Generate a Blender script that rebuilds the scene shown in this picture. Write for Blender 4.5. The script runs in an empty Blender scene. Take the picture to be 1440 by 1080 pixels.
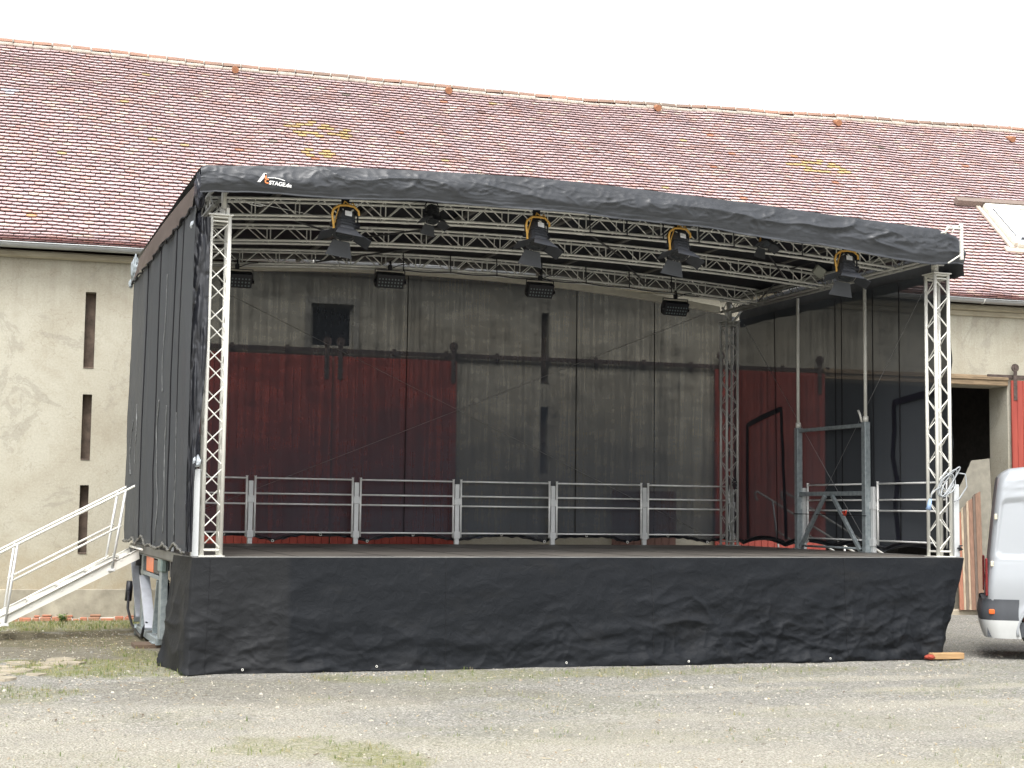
import bpy, math, random
from mathutils import Vector, Matrix, noise
random.seed(7)
SC = bpy.context.scene
COL = SC.collection
PI = math.pi

# ------------------------------------------------------------ camera
CX, CY, CZ = -2.7675, -18.1528, 1.9953
YAW, PITCH, ROLL, FPX = 0.353724, 0.084569, 0.01199, 2099.43
fw = Vector((math.sin(YAW)*math.cos(PITCH), math.cos(YAW)*math.cos(PITCH), math.sin(PITCH)))
rt = Vector((math.cos(YAW), -math.sin(YAW), 0.0))
up = rt.cross(fw)
r2 = rt*math.cos(ROLL)+up*math.sin(ROLL)
u2 = -rt*math.sin(ROLL)+up*math.cos(ROLL)
cam_d = bpy.data.cameras.new("camera")
cam_d.sensor_width = 36.0
cam_d.lens = FPX/1440*36
cam_d.clip_start = 0.1
cam_d.clip_end = 2000
cam = bpy.data.objects.new("camera", cam_d)
COL.objects.link(cam)
mw = Matrix.Identity(4)
for i in range(3):
    mw[i][0] = r2[i]; mw[i][1] = u2[i]; mw[i][2] = -fw[i]
mw[0][3], mw[1][3], mw[2][3] = CX, CY, CZ
cam.matrix_world = mw
SC.camera = cam

# ------------------------------------------------------------ light
SUN_EL, SUN_AZ = math.radians(58), math.radians(205)     # azimuth clockwise from +y: behind the camera, a little left
world = bpy.data.worlds.new("World")
SC.world = world
world.use_nodes = True
wn = world.node_tree
wn.nodes.clear()
sky = wn.nodes.new('ShaderNodeTexSky')
sky.sky_type = 'NISHITA'
sky.sun_disc = False
sky.sun_elevation = SUN_EL
sky.sun_rotation = SUN_AZ
sky.dust_density = 4.0
sky.air_density = 1.0
hs = wn.nodes.new('ShaderNodeHueSaturation')
hs.inputs['Saturation'].default_value = 0.2
hs.inputs['Value'].default_value = 1.0
bg = wn.nodes.new('ShaderNodeBackground')
bg.inputs['Strength'].default_value = 0.15
wo = wn.nodes.new('ShaderNodeOutputWorld')
wn.links.new(sky.outputs[0], hs.inputs['Color'])
wn.links.new(hs.outputs[0], bg.inputs['Color'])
wn.links.new(bg.outputs[0], wo.inputs['Surface'])
sun_d = bpy.data.lights.new("sun", 'SUN')
sun_d.energy = 0.9
sun_d.angle = math.radians(28)
sun_d.color = (1.0, 0.97, 0.93)
sun = bpy.data.objects.new("sun", sun_d)
COL.objects.link(sun)
sd = Vector((math.sin(SUN_AZ)*math.cos(SUN_EL), math.cos(SUN_AZ)*math.cos(SUN_EL), math.sin(SUN_EL)))
sun.rotation_euler = sd.to_track_quat('Z', 'Y').to_euler()
sun.location = (0, -20, 30)
SC.view_settings.view_transform = 'Standard'
SC.view_settings.look = 'None'
SC.view_settings.exposure = 1.32
SC.view_settings.gamma = 1
try:
    SC.cycles.transparent_max_bounces = 24
    SC.cycles.max_bounces = 8
except Exception:
    pass

# ------------------------------------------------------------ materials
MATS = {}
def nodes(name):
    m = bpy.data.materials.new(name)
    m.use_nodes = True
    nt = m.node_tree
    return m, nt, nt.nodes['Principled BSDF']
def N(nt, t, **kw):
    n = nt.nodes.new(t)
    for k, v in kw.items():
        if k in n.inputs: n.inputs[k].default_value = v
        else: setattr(n, k, v)
    return n
def mapping(nt, scale=(1, 1, 1), obj=True):
    tc = N(nt, 'ShaderNodeTexCoord')
    mp = N(nt, 'ShaderNodeMapping')
    mp.inputs['Scale'].default_value = scale
    nt.links.new(tc.outputs['Object'], mp.inputs['Vector'])
    return mp.outputs[0]
def ramp(nt, src, stops):
    r = N(nt, 'ShaderNodeValToRGB')
    cr = r.color_ramp
    while len(cr.elements) > 1: cr.elements.remove(cr.elements[-1])
    cr.elements[0].position = stops[0][0]; cr.elements[0].color = col4(stops[0][1])
    for p, c in stops[1:]:
        e = cr.elements.new(p); e.color = col4(c)
    nt.links.new(src, r.inputs[0])
    return r.outputs[0]
def col4(c):
    if isinstance(c, (int, float)): return (c, c, c, 1)
    return (c[0], c[1], c[2], 1)
def mixc(nt, fac, a, b, mode='MIX'):
    m = N(nt, 'ShaderNodeMix', data_type='RGBA', blend_type=mode)
    if isinstance(fac, (int, float)): m.inputs[0].default_value = fac
    else: nt.links.new(fac, m.inputs[0])
    for i, v in ((6, a), (7, b)):
        if isinstance(v, (tuple, list, int, float)): m.inputs[i].default_value = col4(v)
        else: nt.links.new(v, m.inputs[i])
    return m.outputs[2]
def noise_t(nt, vec, scale, detail=4, rough=0.55, dist=0.0):
    n = N(nt, 'ShaderNodeTexNoise')
    n.inputs['Scale'].default_value = scale
    n.inputs['Detail'].default_value = detail
    n.inputs['Roughness'].default_value = rough
    n.inputs['Distortion'].default_value = dist
    nt.links.new(vec, n.inputs['Vector'])
    return n.outputs[0]
def bump(nt, bsdf, h, strength=0.3, dist=0.01):
    b = N(nt, 'ShaderNodeBump')
    b.inputs['Strength'].default_value = strength
    b.inputs['Distance'].default_value = dist
    nt.links.new(h, b.inputs['Height'])
    nt.links.new(b.outputs[0], bsdf.inputs['Normal'])
def mat(name, c, rough=0.6, metal=0.0, var=0.15, scale=8, bumpv=0.0, bscale=40, stretch=(1, 1, 1), spec=0.5, c2=None):
    if name in MATS: return MATS[name]
    m, nt, b = nodes(name)
    v = mapping(nt, stretch)
    n = noise_t(nt, v, scale, 5, 0.6)
    lo = c2 if c2 else tuple(x*(1-var) for x in c)
    hi = tuple(min(1, x*(1+var)) for x in c)
    f = ramp(nt, n, [(0.3, lo), (0.7, hi)])
    nt.links.new(f, b.inputs['Base Color'])
    b.inputs['Roughness'].default_value = rough
    b.inputs['Metallic'].default_value = metal
    b.inputs['Specular IOR Level'].default_value = spec
    if bumpv: bump(nt, b, noise_t(nt, v, bscale, 4), bumpv)
    MATS[name] = m
    return m

# plaster of the barn
def m_plaster():
    m, nt, b = nodes('plaster')
    v = mapping(nt)
    big = noise_t(nt, v, 0.45, 6, 0.62, 0.6)
    base = ramp(nt, big, [(0.30, (0.345, 0.315, 0.245)), (0.48, (0.41, 0.385, 0.31)), (0.62, (0.445, 0.425, 0.35)), (0.8, (0.40, 0.37, 0.29))])
    mid = noise_t(nt, v, 2.2, 6, 0.7, 0.3)
    base = mixc(nt, ramp(nt, mid, [(0.5, 0.0), (0.72, 0.55)]), base, (0.33, 0.295, 0.225))
    pt = noise_t(nt, v, 0.9, 7, 0.75, 1.2)
    base = mixc(nt, ramp(nt, pt, [(0.565, 0.0), (0.60, 0.5)]), base, (0.30, 0.28, 0.23))
    cr = N(nt, 'ShaderNodeTexVoronoi', feature='DISTANCE_TO_EDGE')
    cr.inputs['Scale'].default_value = 0.9
    wv_ = N(nt, 'ShaderNodeVectorMath', operation='ADD')
    nz = N(nt, 'ShaderNodeTexNoise'); nz.inputs['Scale'].default_value = 2.5; nz.inputs['Detail'].default_value = 6
    nt.links.new(v, nz.inputs['Vector']); nt.links.new(v, wv_.inputs[0]); nt.links.new(nz.outputs['Color'], wv_.inputs[1])
    nt.links.new(wv_.outputs[0], cr.inputs['Vector'])
    base = mixc(nt, ramp(nt, cr.outputs[0], [(0.0, 0.35), (0.008, 0.0)]), base, (0.22, 0.19, 0.14))
    fine = noise_t(nt, v, 30, 4, 0.7)
    base = mixc(nt, 0.35, base, ramp(nt, fine, [(0.3, 0.35), (0.7, 0.65)]), 'OVERLAY')
    # dark run marks under the eave and damp foot: stains with a shape of their own
    st = noise_t(nt, mapping(nt, (5, 5, 0.35)), 1.0, 5, 0.65)
    sep = N(nt, 'ShaderNodeSeparateXYZ')
    tc = N(nt, 'ShaderNodeTexCoord')
    nt.links.new(tc.outputs['Object'], sep.inputs[0])
    mr = N(nt, 'ShaderNodeMapRange')
    mr.inputs[1].default_value = 4.6; mr.inputs[2].default_value = 6.4
    nt.links.new(sep.outputs[2], mr.inputs[0])
    mu = N(nt, 'ShaderNodeMath', operation='MULTIPLY')
    nt.links.new(mr.outputs[0], mu.inputs[0])
    nt.links.new(ramp(nt, st, [(0.45, 0.0), (0.75, 0.4)]), mu.inputs[1])
    base = mixc(nt, mu.outputs[0], base, (0.20, 0.17, 0.12))
    mr2 = N(nt, 'ShaderNodeMapRange')
    mr2.inputs[1].default_value = 1.5; mr2.inputs[2].default_value = 0.3
    nt.links.new(sep.outputs[2], mr2.inputs[0])
    mu2 = N(nt, 'ShaderNodeMath', operation='MULTIPLY')
    nt.links.new(mr2.outputs[0], mu2.inputs[0])
    nt.links.new(ramp(nt, mid, [(0.3, 0.2), (0.6, 0.6)]), mu2.inputs[1])
    base = mixc(nt, mu2.outputs[0], base, (0.36, 0.27, 0.15))
    nt.links.new(base, b.inputs['Base Color'])
    b.inputs['Roughness'].default_value = 0.9
    b.inputs['Specular IOR Level'].default_value = 0.2
    bump(nt, b, noise_t(nt, v, 14, 6, 0.7), 0.35, 0.02)
    return m
M_PLASTER = m_plaster()
M_PLINTH = mat('plinth', (0.34, 0.31, 0.245), 0.9, var=0.3, scale=3, bumpv=0.4, bscale=20, c2=(0.22, 0.20, 0.155))

def m_tiles():
    m, nt, b = nodes('roof_tile')
    a = N(nt, 'ShaderNodeAttribute', attribute_name='tile')
    v = mapping(nt)
    n = noise_t(nt, v, 22, 5, 0.7)
    c = mixc(nt, 0.5, a.outputs['Color'], ramp(nt, n, [(0.3, 0.34), (0.7, 0.66)]), 'OVERLAY')
    big = noise_t(nt, v, 0.35, 5, 0.6)
    c = mixc(nt, ramp(nt, big, [(0.4, 0.0), (0.75, 0.12)]), c, (0.40, 0.27, 0.26))
    nt.links.new(c, b.inputs['Base Color'])
    b.inputs['Roughness'].default_value = 0.62
    b.inputs['Specular IOR Level'].default_value = 0.45
    return m
M_TILE = m_tiles()
def m_ground():
    m, nt, b = nodes('gravel_ground')
    a = N(nt, 'ShaderNodeAttribute', attribute_name='kind')
    sp = N(nt, 'ShaderNodeSeparateColor')
    nt.links.new(a.outputs['Color'], sp.inputs[0])
    v = mapping(nt)
    n1 = noise_t(nt, v, 9, 8, 0.75)
    n2 = noise_t(nt, v, 48, 5, 0.8)
    vor = N(nt, 'ShaderNodeTexVoronoi')
    vor.inputs['Scale'].default_value = 42
    nt.links.new(v, vor.inputs['Vector'])
    nb = noise_t(nt, v, 1.1, 6, 0.65, 0.5)
    grav = ramp(nt, vor.outputs['Color'], [(0.0, (0.125, 0.121, 0.105)), (0.3, (0.21, 0.204, 0.178)), (0.6, (0.305, 0.296, 0.262)), (1.0, (0.50, 0.485, 0.44))])
    grav = mixc(nt, 0.6, grav, ramp(nt, n2, [(0.38, 0.12), (0.62, 0.88)]), 'OVERLAY')
    grav = mixc(nt, ramp(nt, nb, [(0.4, 0.0), (0.65, 0.5)]), grav, (0.235, 0.228, 0.205))
    pale = ramp(nt, n2, [(0.40, (0.20, 0.186, 0.15)), (0.5, (0.375, 0.352, 0.288)), (0.60, (0.56, 0.53, 0.45))])
    c = mixc(nt, sp.outputs[2], grav, pale)
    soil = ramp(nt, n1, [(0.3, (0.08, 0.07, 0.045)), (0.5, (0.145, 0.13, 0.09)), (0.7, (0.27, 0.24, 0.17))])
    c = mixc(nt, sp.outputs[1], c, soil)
    grass = ramp(nt, n2, [(0.3, (0.12, 0.13, 0.045)), (0.5, (0.20, 0.205, 0.08)), (0.7, (0.34, 0.32, 0.15))])
    gm = N(nt, 'ShaderNodeMath', operation='MULTIPLY')
    nt.links.new(sp.outputs[0], gm.inputs[0])
    nt.links.new(ramp(nt, n1, [(0.38, 0.25), (0.58, 1.0)]), gm.inputs[1])
    c = mixc(nt, gm.outputs[0], c, grass)
    nt.links.new(c, b.inputs['Base Color'])
    b.inputs['Roughness'].default_value = 0.95
    b.inputs['Specular IOR Level'].default_value = 0.15
    ad = N(nt, 'ShaderNodeMath', operation='ADD')
    nt.links.new(n1, ad.inputs[0]); nt.links.new(vor.outputs['Distance'], ad.inputs[1])
    bump(nt, b, ad.outputs[0], 0.8, 0.03)
    return m
M_GROUND = m_ground()
def m_attr(name, attr, rough=0.9):
    m, nt, b = nodes(name)
    a = N(nt, 'ShaderNodeAttribute', attribute_name=attr)
    nt.links.new(a.outputs['Color'], b.inputs['Base Color'])
    b.inputs['Roughness'].default_value = rough
    b.inputs['Specular IOR Level'].default_value = 0.2
    return m
M_STONES = m_attr('stones', 'tint')
M_GRASS = m_attr('grass_blade', 'tint', 0.7)
M_CANOPY = mat('canopy_fabric', (0.030, 0.033, 0.038), 0.42, var=0.2, scale=3, bumpv=0.15, bscale=9, spec=0.55)
M_SKIRT = mat('skirt_fabric', (0.0095, 0.0115, 0.0145), 0.66, var=0.25, scale=1.5, bumpv=0.12, bscale=14, spec=0.16)
def m_skirt():
    m, nt, b = nodes('skirt_cloth')
    v = mapping(nt)
    n = noise_t(nt, mapping(nt, (1, 1, 2.2)), 1.3, 7, 0.7, 0.4)
    c = ramp(nt, n, [(0.3, (0.0062, 0.0078, 0.0102)), (0.55, (0.0088, 0.0104, 0.0130)), (0.75, (0.0135, 0.0143, 0.0155))])
    sp_ = N(nt, 'ShaderNodeSeparateXYZ'); nt.links.new(v, sp_.inputs[0])
    mr = N(nt, 'ShaderNodeMapRange'); mr.inputs[1].default_value = 1.06; mr.inputs[2].default_value = 1.0
    nt.links.new(sp_.outputs[0], mr.inputs[0])
    mu = N(nt, 'ShaderNodeMath', operation='MULTIPLY'); mu.inputs[1].default_value = .75
    nt.links.new(mr.outputs[0], mu.inputs[0])
    c = mixc(nt, mu.outputs[0], c, (0.0160, 0.0168, 0.0180))
    nt.links.new(c, b.inputs['Base Color'])
    b.inputs['Roughness'].default_value = 0.62
    b.inputs['Specular IOR Level'].default_value = 0.2
    bump(nt, b, noise_t(nt, v, 7, 6, 0.65, 1.5), 0.35, 0.03)
    return m
M_SKIRT = m_skirt()
M_SATIN = mat('satin_hem', (0.014, 0.015, 0.019), 0.3, var=0.2, scale=6, spec=0.6)
M_NAVY = mat('folded_tarp', (0.008, 0.009, 0.016), 0.35, var=0.3, scale=6, spec=0.5)
def m_scrim(name, opac, c, var=0.08, streak=(9, 9, 0.25), rough=0.9):
    m, nt, b = nodes(name)
    out = [n for n in nt.nodes if n.type == 'OUTPUT_MATERIAL'][0]
    b.inputs['Roughness'].default_value = rough
    b.inputs['Specular IOR Level'].default_value = 0.15
    b.inputs['Base Color'].default_value = col4(c)
    tr = N(nt, 'ShaderNodeBsdfTransparent')
    mx = N(nt, 'ShaderNodeMixShader')
    n = noise_t(nt, mapping(nt, streak), 1.0, 6, 0.7)
    w = noise_t(nt, mapping(nt, (1.2, 1.2, 3.0)), 1.3, 5, 0.65)
    f1 = N(nt, 'ShaderNodeMapRange'); f1.inputs[1].default_value = 0.25; f1.inputs[2].default_value = 0.75
    f1.inputs[3].default_value = opac-var; f1.inputs[4].default_value = opac+var
    nt.links.new(n, f1.inputs[0])
    f2 = N(nt, 'ShaderNodeMapRange'); f2.inputs[1].default_value = 0.3; f2.inputs[2].default_value = 0.7
    f2.inputs[3].default_value = -var*0.6; f2.inputs[4].default_value = var*0.6
    nt.links.new(w, f2.inputs[0])
    ad = N(nt, 'ShaderNodeMath', operation='ADD', use_clamp=True)
    nt.links.new(f1.outputs[0], ad.inputs[0]); nt.links.new(f2.outputs[0], ad.inputs[1])
    nt.links.new(ad.outputs[0], mx.inputs[0])
    nt.links.new(tr.outputs[0], mx.inputs[1]); nt.links.new(b.outputs[0], mx.inputs[2])
    nt.links.new(mx.outputs[0], out.inputs[0])
    return m
M_SCRIM_BACK = m_scrim('scrim_back', 0.848, (0.056, 0.064, 0.078), 0.085, (14, 14, 0.35))
M_SCRIM_SIDE = m_scrim('scrim_side', 0.925, (0.060, 0.066, 0.074), 0.03)
M_SCRIM_LEFT = m_scrim('scrim_left', 0.95, (0.066, 0.070, 0.074), 0.03)
M_SCRIM_FLAP = m_scrim('scrim_flap', 0.78, (0.13, 0.105, 0.092), 0.05)
M_SCRIM_SKIRT = M_SKIRT
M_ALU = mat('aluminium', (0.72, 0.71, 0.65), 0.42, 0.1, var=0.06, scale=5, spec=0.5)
M_ALU_DARK = mat('aluminium_shaded', (0.50, 0.50, 0.47), 0.42, 0.25, var=0.1, scale=5)  # darker copy of the tower aluminium, rear towers' shade put into its colour
M_GALV = mat('galvanised_steel', (0.36, 0.40, 0.41), 0.5, 0.5, var=0.16, scale=14, c2=(0.24, 0.28, 0.29))
M_DARKSTEEL = mat('dark_steel', (0.10, 0.10, 0.105), 0.5, 0.4, var=0.2)
M_CREAM = mat('keder_rail', (0.88, 0.84, 0.72), 0.5, 0.1, var=0.06)
M_ZINC = mat('zinc', (0.36, 0.37, 0.37), 0.45, 0.5, var=0.12, scale=3)
M_DECK = mat('deck_plywood', (0.105, 0.095, 0.082), 0.55, var=0.45, scale=1.6, bumpv=0.1, bscale=30, stretch=(0.4, 1.4, 1), c2=(0.05, 0.046, 0.042))
def m_red():
    m, nt, b = nodes('red_boards')
    v = mapping(nt, (1, 1, 1))
    sep = N(nt, 'ShaderNodeSeparateXYZ'); nt.links.new(v, sep.inputs[0])
    n = noise_t(nt, mapping(nt, (6, 6, 0.5)), 1.2, 6, 0.7)
    c = ramp(nt, n, [(0.25, (0.20, 0.034, 0.026)), (0.5, (0.30, 0.050, 0.034)), (0.8, (0.38, 0.08, 0.05))])
    nt.links.new(c, b.inputs['Base Color'])
    b.inputs['Roughness'].default_value = 0.7
    return m
M_RED = m_red()
M_RUST = mat('rusty_iron', (0.10, 0.075, 0.065), 0.75, 0.3, var=0.35, scale=12, c2=(0.05, 0.035, 0.03))
M_TIMBER = mat('old_timber', (0.26, 0.19, 0.115), 0.85, var=0.3, scale=4, stretch=(0.6, 6, 6), bumpv=0.3, bscale=12, c2=(0.12, 0.085, 0.05))
M_CORNICE = mat('cornice_plaster', (0.37, 0.335, 0.25), 0.9, var=0.2, scale=3, stretch=(0.5, 3, 3), c2=(0.28, 0.245, 0.175))
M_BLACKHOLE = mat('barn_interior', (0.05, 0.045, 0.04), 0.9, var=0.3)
M_SLOT = mat('slit_infill', (0.115, 0.085, 0.065), 0.9, var=0.35, scale=6, c2=(0.06, 0.045, 0.036))
M_WINDARK = mat('dark_pane', (0.012, 0.013, 0.016), 0.15, var=0.2)
M_BRICK = mat('brick_rubble', (0.36, 0.125, 0.075), 0.9, var=0.35, scale=5, bumpv=0.5, bscale=20, c2=(0.30, 0.20, 0.13))
M_MORTAR = mat('mortar', (0.46, 0.42, 0.36), 0.95, var=0.25, scale=8, bumpv=0.5, bscale=20)
M_RIDGE = mat('ridge_tile', (0.30, 0.16, 0.11), 0.8, var=0.2, scale=0.35, c2=(0.15, 0.125, 0.10))
M_SPOT = mat('lamp_housing', (0.06, 0.063, 0.07), 0.4, 0.3, var=0.2, scale=10)
M_BLACKPL = mat('black_plastic', (0.015, 0.016, 0.022), 0.4, var=0.2)
M_FLAP = mat('barn_door_metal', (0.05, 0.054, 0.062), 0.4, 0.3, var=0.15)
M_YELLOW = mat('yellow_cable', (0.80, 0.46, 0.10), 0.5, var=0.15)
M_WHITE = mat('white_label', (0.85, 0.85, 0.85), 0.5, var=0.02)
M_LENS = mat('led_lens', (0.20, 0.24, 0.25), 0.2, var=0.1)
M_ORANGE = mat('orange_reflector', (0.95, 0.16, 0.015), 0.3, var=0.2, scale=20)
M_ORWOOD = mat('orange_wood', (0.38, 0.235, 0.11), 0.8, var=0.2, scale=5, stretch=(1, 8, 8), bumpv=0.2, bscale=14)
M_REDCLOTH = mat('red_rag', (0.30, 0.05, 0.03), 0.9, var=0.2)
M_PLANK = mat('wet_plank', (0.11, 0.075, 0.05), 0.85, var=0.3, scale=6, stretch=(1, 6, 6))
M_VAN = mat('van_paint', (0.37, 0.39, 0.41), 0.28, 0.2, var=0.02, scale=2, spec=0.6)
M_VANDARK = mat('van_bumper_plastic', (0.055, 0.06, 0.068), 0.6, var=0.1, scale=6)
M_VANBUMP = mat('van_lower_bumper', (0.50, 0.51, 0.50), 0.45, 0.1, var=0.05, scale=4)
M_TYRE = mat('tyre_rubber', (0.03, 0.03, 0.032), 0.8, var=0.2, bumpv=0.2)
M_RIM = mat('wheel_rim', (0.35, 0.36, 0.37), 0.4, 0.6, var=0.1)
M_TAIL = mat('tail_lens', (0.16, 0.010, 0.012), 0.15, var=0.2, spec=0.8)
M_GLASS = mat('dark_glass', (0.02, 0.024, 0.027), 0.08, var=0.1, spec=0.9)
M_CLEAR = mat('headlamp_glass', (0.6, 0.62, 0.64), 0.1, 0.4, var=0.1)
M_CABLE = mat('grey_cable', (0.34, 0.36, 0.37), 0.5, var=0.1)
M_BLUE = mat('blue_plug', (0.30, 0.42, 0.62), 0.5, var=0.1)
M_WIRE = mat('steel_wire', (0.22, 0.22, 0.22), 0.5, 0.3, var=0.1)
M_LOGO_W = mat('logo_white', (0.85, 0.85, 0.83), 0.6, var=0.02)
M_LOGO_O = mat('logo_orange', (0.80, 0.24, 0.07), 0.6, var=0.05)
M_ZIP = mat('light_zip', (0.135, 0.142, 0.14), 0.5, var=0.25, scale=20)
M_SEAM = mat('dark_seam', (0.004, 0.004, 0.006), 0.9, var=0.1)
M_SKYWIN = mat('roof_window_glass', (0.80, 0.83, 0.86), 0.12, 0.55, var=0.03, scale=1)  # near-white base colour stands in for the sky mirrored in the pane
M_WINFRAME = mat('roof_window_frame', (0.75, 0.71, 0.62), 0.6, var=0.1)
M_BARNSTONE = mat('flag_stone', (0.34, 0.295, 0.22), 0.9, var=0.25, scale=9, bumpv=0.6, bscale=22, c2=(0.20, 0.18, 0.135))
M_LEAF = mat('weed_leaf', (0.11, 0.19, 0.045), 0.6, var=0.4, scale=30)

# ------------------------------------------------------------ mesh builder
class MB:
    def __init__(s): s.v = []; s.f = []; s.c = []; s.smooth = []
    def quad(s, a, b, c, d, sm=False, col=None):
        i = len(s.v); s.v += [a, b, c, d]; s.f.append((i, i+1, i+2, i+3)); s.smooth.append(sm); s.c.append(col)
    def poly(s, pts, sm=False, col=None):
        i = len(s.v); s.v += pts; s.f.append(tuple(range(i, i+len(pts)))); s.smooth.append(sm); s.c.append(col)
    def add(s, vs, fs, sm=False, col=None):
        i = len(s.v); s.v += vs
        for f in fs: s.f.append(tuple(k+i for k in f)); s.smooth.append(sm); s.c.append(col)
        return s
    def box(s, x0, x1, y0, y1, z0, z1, bev=0.0, M=None, col=None):
        if x0 > x1: x0, x1 = x1, x0
        if y0 > y1: y0, y1 = y1, y0
        if z0 > z1: z0, z1 = z1, z0
        b = min(bev, (x1-x0)*.45, (y1-y0)*.45, (z1-z0)*.45)
        if b <= 0:
            vs = [Vector((x, y, z)) for x in (x0, x1) for y in (y0, y1) for z in (z0, z1)]
            fs = [(0, 1, 3, 2), (4, 6, 7, 5), (0, 4, 5, 1), (2, 3, 7, 6), (0, 2, 6, 4), (1, 5, 7, 3)]
        else:
            vs = []; fs = []
            idx = {}
            for ix, x in enumerate((x0, x1)):
                for iy, y in enumerate((y0, y1)):
                    for iz, z in enumerate((z0, z1)):
                        sx, sy, sz = (b, -b)[ix], (b, -b)[iy], (b, -b)[iz]
                        idx[ix, iy, iz] = len(vs)
                        vs += [Vector((x, y+sy, z+sz)), Vector((x+sx, y, z+sz)), Vector((x+sx, y+sy, z))]
            I = idx
            for ix in (0, 1):
                q = [I[ix, 0, 0], I[ix, 1, 0], I[ix, 1, 1], I[ix, 0, 1]]; fs.append(tuple(q if ix else q[::-1]))
            for iy in (0, 1):
                q = [I[0, iy, 0]+1, I[0, iy, 1]+1, I[1, iy, 1]+1, I[1, iy, 0]+1]; fs.append(tuple(q if iy else q[::-1]))
            for iz in (0, 1):
                q = [I[0, 0, iz]+2, I[1, 0, iz]+2, I[1, 1, iz]+2, I[0, 1, iz]+2]; fs.append(tuple(q if iz else q[::-1]))
            for a in (0, 1):
                for c in (0, 1):
                    fs.append((I[0, a, c]+1, I[1, a, c]+1, I[1, a, c]+2, I[0, a, c]+2))
                    fs.append((I[a, 0, c], I[a, 1, c], I[a, 1, c]+2, I[a, 0, c]+2))
                    fs.append((I[a, c, 0], I[a, c, 1], I[a, c, 1]+1, I[a, c, 0]+1))
            for k in I.values(): fs.append((k, k+1, k+2))
        if M is not None: vs = [M @ p for p in vs]
        return s.add(vs, fs, False, col)
    def tube(s, pts, r, n=8, cap=True, col=None, closed=False):
        pts = [Vector(p) for p in pts]
        rr = r if isinstance(r, (list, tuple)) else [r]*len(pts)
        rings = []
        prev = None
        L = len(pts)
        for i, p in enumerate(pts):
            if closed: t = pts[(i+1) % L]-pts[i-1]
            elif i == 0: t = pts[1]-pts[0]
            elif i == L-1: t = pts[-1]-pts[-2]
            else: t = (pts[i+1]-pts[i]).normalized()+(pts[i]-pts[i-1]).normalized()
            if t.length < 1e-9: t = Vector((0, 0, 1))
            t.normalize()
            if prev is None:
                a = Vector((0, 0, 1)) if abs(t.z) < .9 else Vector((1, 0, 0))
                u = t.cross(a).normalized()
            else:
                u = (prev-t*prev.dot(t)).normalized()
            prev = u
            w = t.cross(u)
            rings.append([p+(u*math.cos(2*PI*k/n)+w*math.sin(2*PI*k/n))*rr[i] for k in range(n)])
        vs = [q for rg in rings for q in rg]
        fs = []
        for i in range(L if closed else L-1):
            j = (i+1) % L
            for k in range(n):
                fs.append((i*n+k, i*n+(k+1) % n, j*n+(k+1) % n, j*n+k))
        s.add(vs, fs, True, col)
        if cap and not closed:
            b = len(s.v)-len(vs)
            s.f.append(tuple(b+k for k in range(n))[::-1]); s.smooth.append(False); s.c.append(col)
            s.f.append(tuple(b+(L-1)*n+k for k in range(n))); s.smooth.append(False); s.c.append(col)
        return s
    def grid(s, fn, nu, nv, sm=True):
        vs = [Vector(fn(i/nu, j/nv)) for j in range(nv+1) for i in range(nu+1)]
        fs = [(j*(nu+1)+i, j*(nu+1)+i+1, (j+1)*(nu+1)+i+1, (j+1)*(nu+1)+i) for j in range(nv) for i in range(nu)]
        return s.add(vs, fs, sm)
    def disc(s, c, ax, r, h, n=20, col=None):
        c = Vector(c); ax = Vector(ax).normalized()
        return s.tube([c, c+ax*h], r, n, True, col)
    def build(s, name, m, parent=None, attr=None, label=None):
        me = bpy.data.meshes.new(name)
        me.from_pydata([tuple(p) for p in s.v], [], s.f)
        me.polygons.foreach_set('use_smooth', s.smooth)
        if attr:
            ca = me.color_attributes.new(attr, 'FLOAT_COLOR', 'CORNER')
            d = []
            for p in me.polygons:
                c = s.c[p.index] or (0.5, 0.5, 0.5)
                for _ in range(p.loop_total): d += [c[0], c[1], c[2], 1.0]
            ca.data.foreach_set('color', d)
        me.materials.append(m)
        me.update()
        o = bpy.data.objects.new(name, me)
        COL.objects.link(o)
        if parent: o.parent = parent
        if label: o['label'] = label
        return o
def tag(o, label, cat, group=None, kind=None):
    if kind: o['kind'] = kind
    o['label'] = label; o['category'] = cat
    if group: o['group'] = group
    return o
def thing(name, label, cat, loc=(0, 0, 0), rz=0.0, group=None):
    o = bpy.data.objects.new(name, None)
    o.empty_display_size = 0.2
    COL.objects.link(o)
    o.location = loc; o.rotation_euler = (0, 0, rz)
    return tag(o, label, cat, group)
def dup(root, loc, label, rz=None, group=None):
    r = root.copy(); COL.objects.link(r); r.location = loc
    if rz is not None: r.rotation_euler = (0, 0, rz)
    r['label'] = label
    if group: r['group'] = group
    for ch in list(root.children):
        c = ch.copy(); COL.objects.link(c); c.parent = r
        for g in ch.children:
            d = g.copy(); COL.objects.link(d); d.parent = c
    return r
def fb(x, y, z, o=4):
    return noise.fractal(Vector((x, y, z)), 0.6, 2.1, o, noise_basis='PERLIN_ORIGINAL')
def ridged(x, y, z):
    return 1-abs(noise.noise(Vector((x, y, z))))*2
def crease(x, y, z, p=5):
    w = fb(x*.7+5, y*.7, z+2, 2)*.5
    return (1-abs(noise.noise(Vector((x+w, y-w, z)))))**p*(.4+.9*max(0, noise.noise(Vector((x*.6, y*.6, z+9)))+.35))
def interp(tab, x):
    if x <= tab[0][0]: return tab[0][1]
    for (a, va), (b, vb) in zip(tab, tab[1:]):
        if x <= b:
            t = (x-a)/(b-a); return va+(vb-va)*t
    return tab[-1][1]
def smooth01(t):
    t = max(0, min(1, t)); return t*t*(3-2*t)

W, D, S = 10.737, 6.323, 0.225      # stage: width, depth between towers, tower side
DK = 1.40                            # deck height

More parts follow.
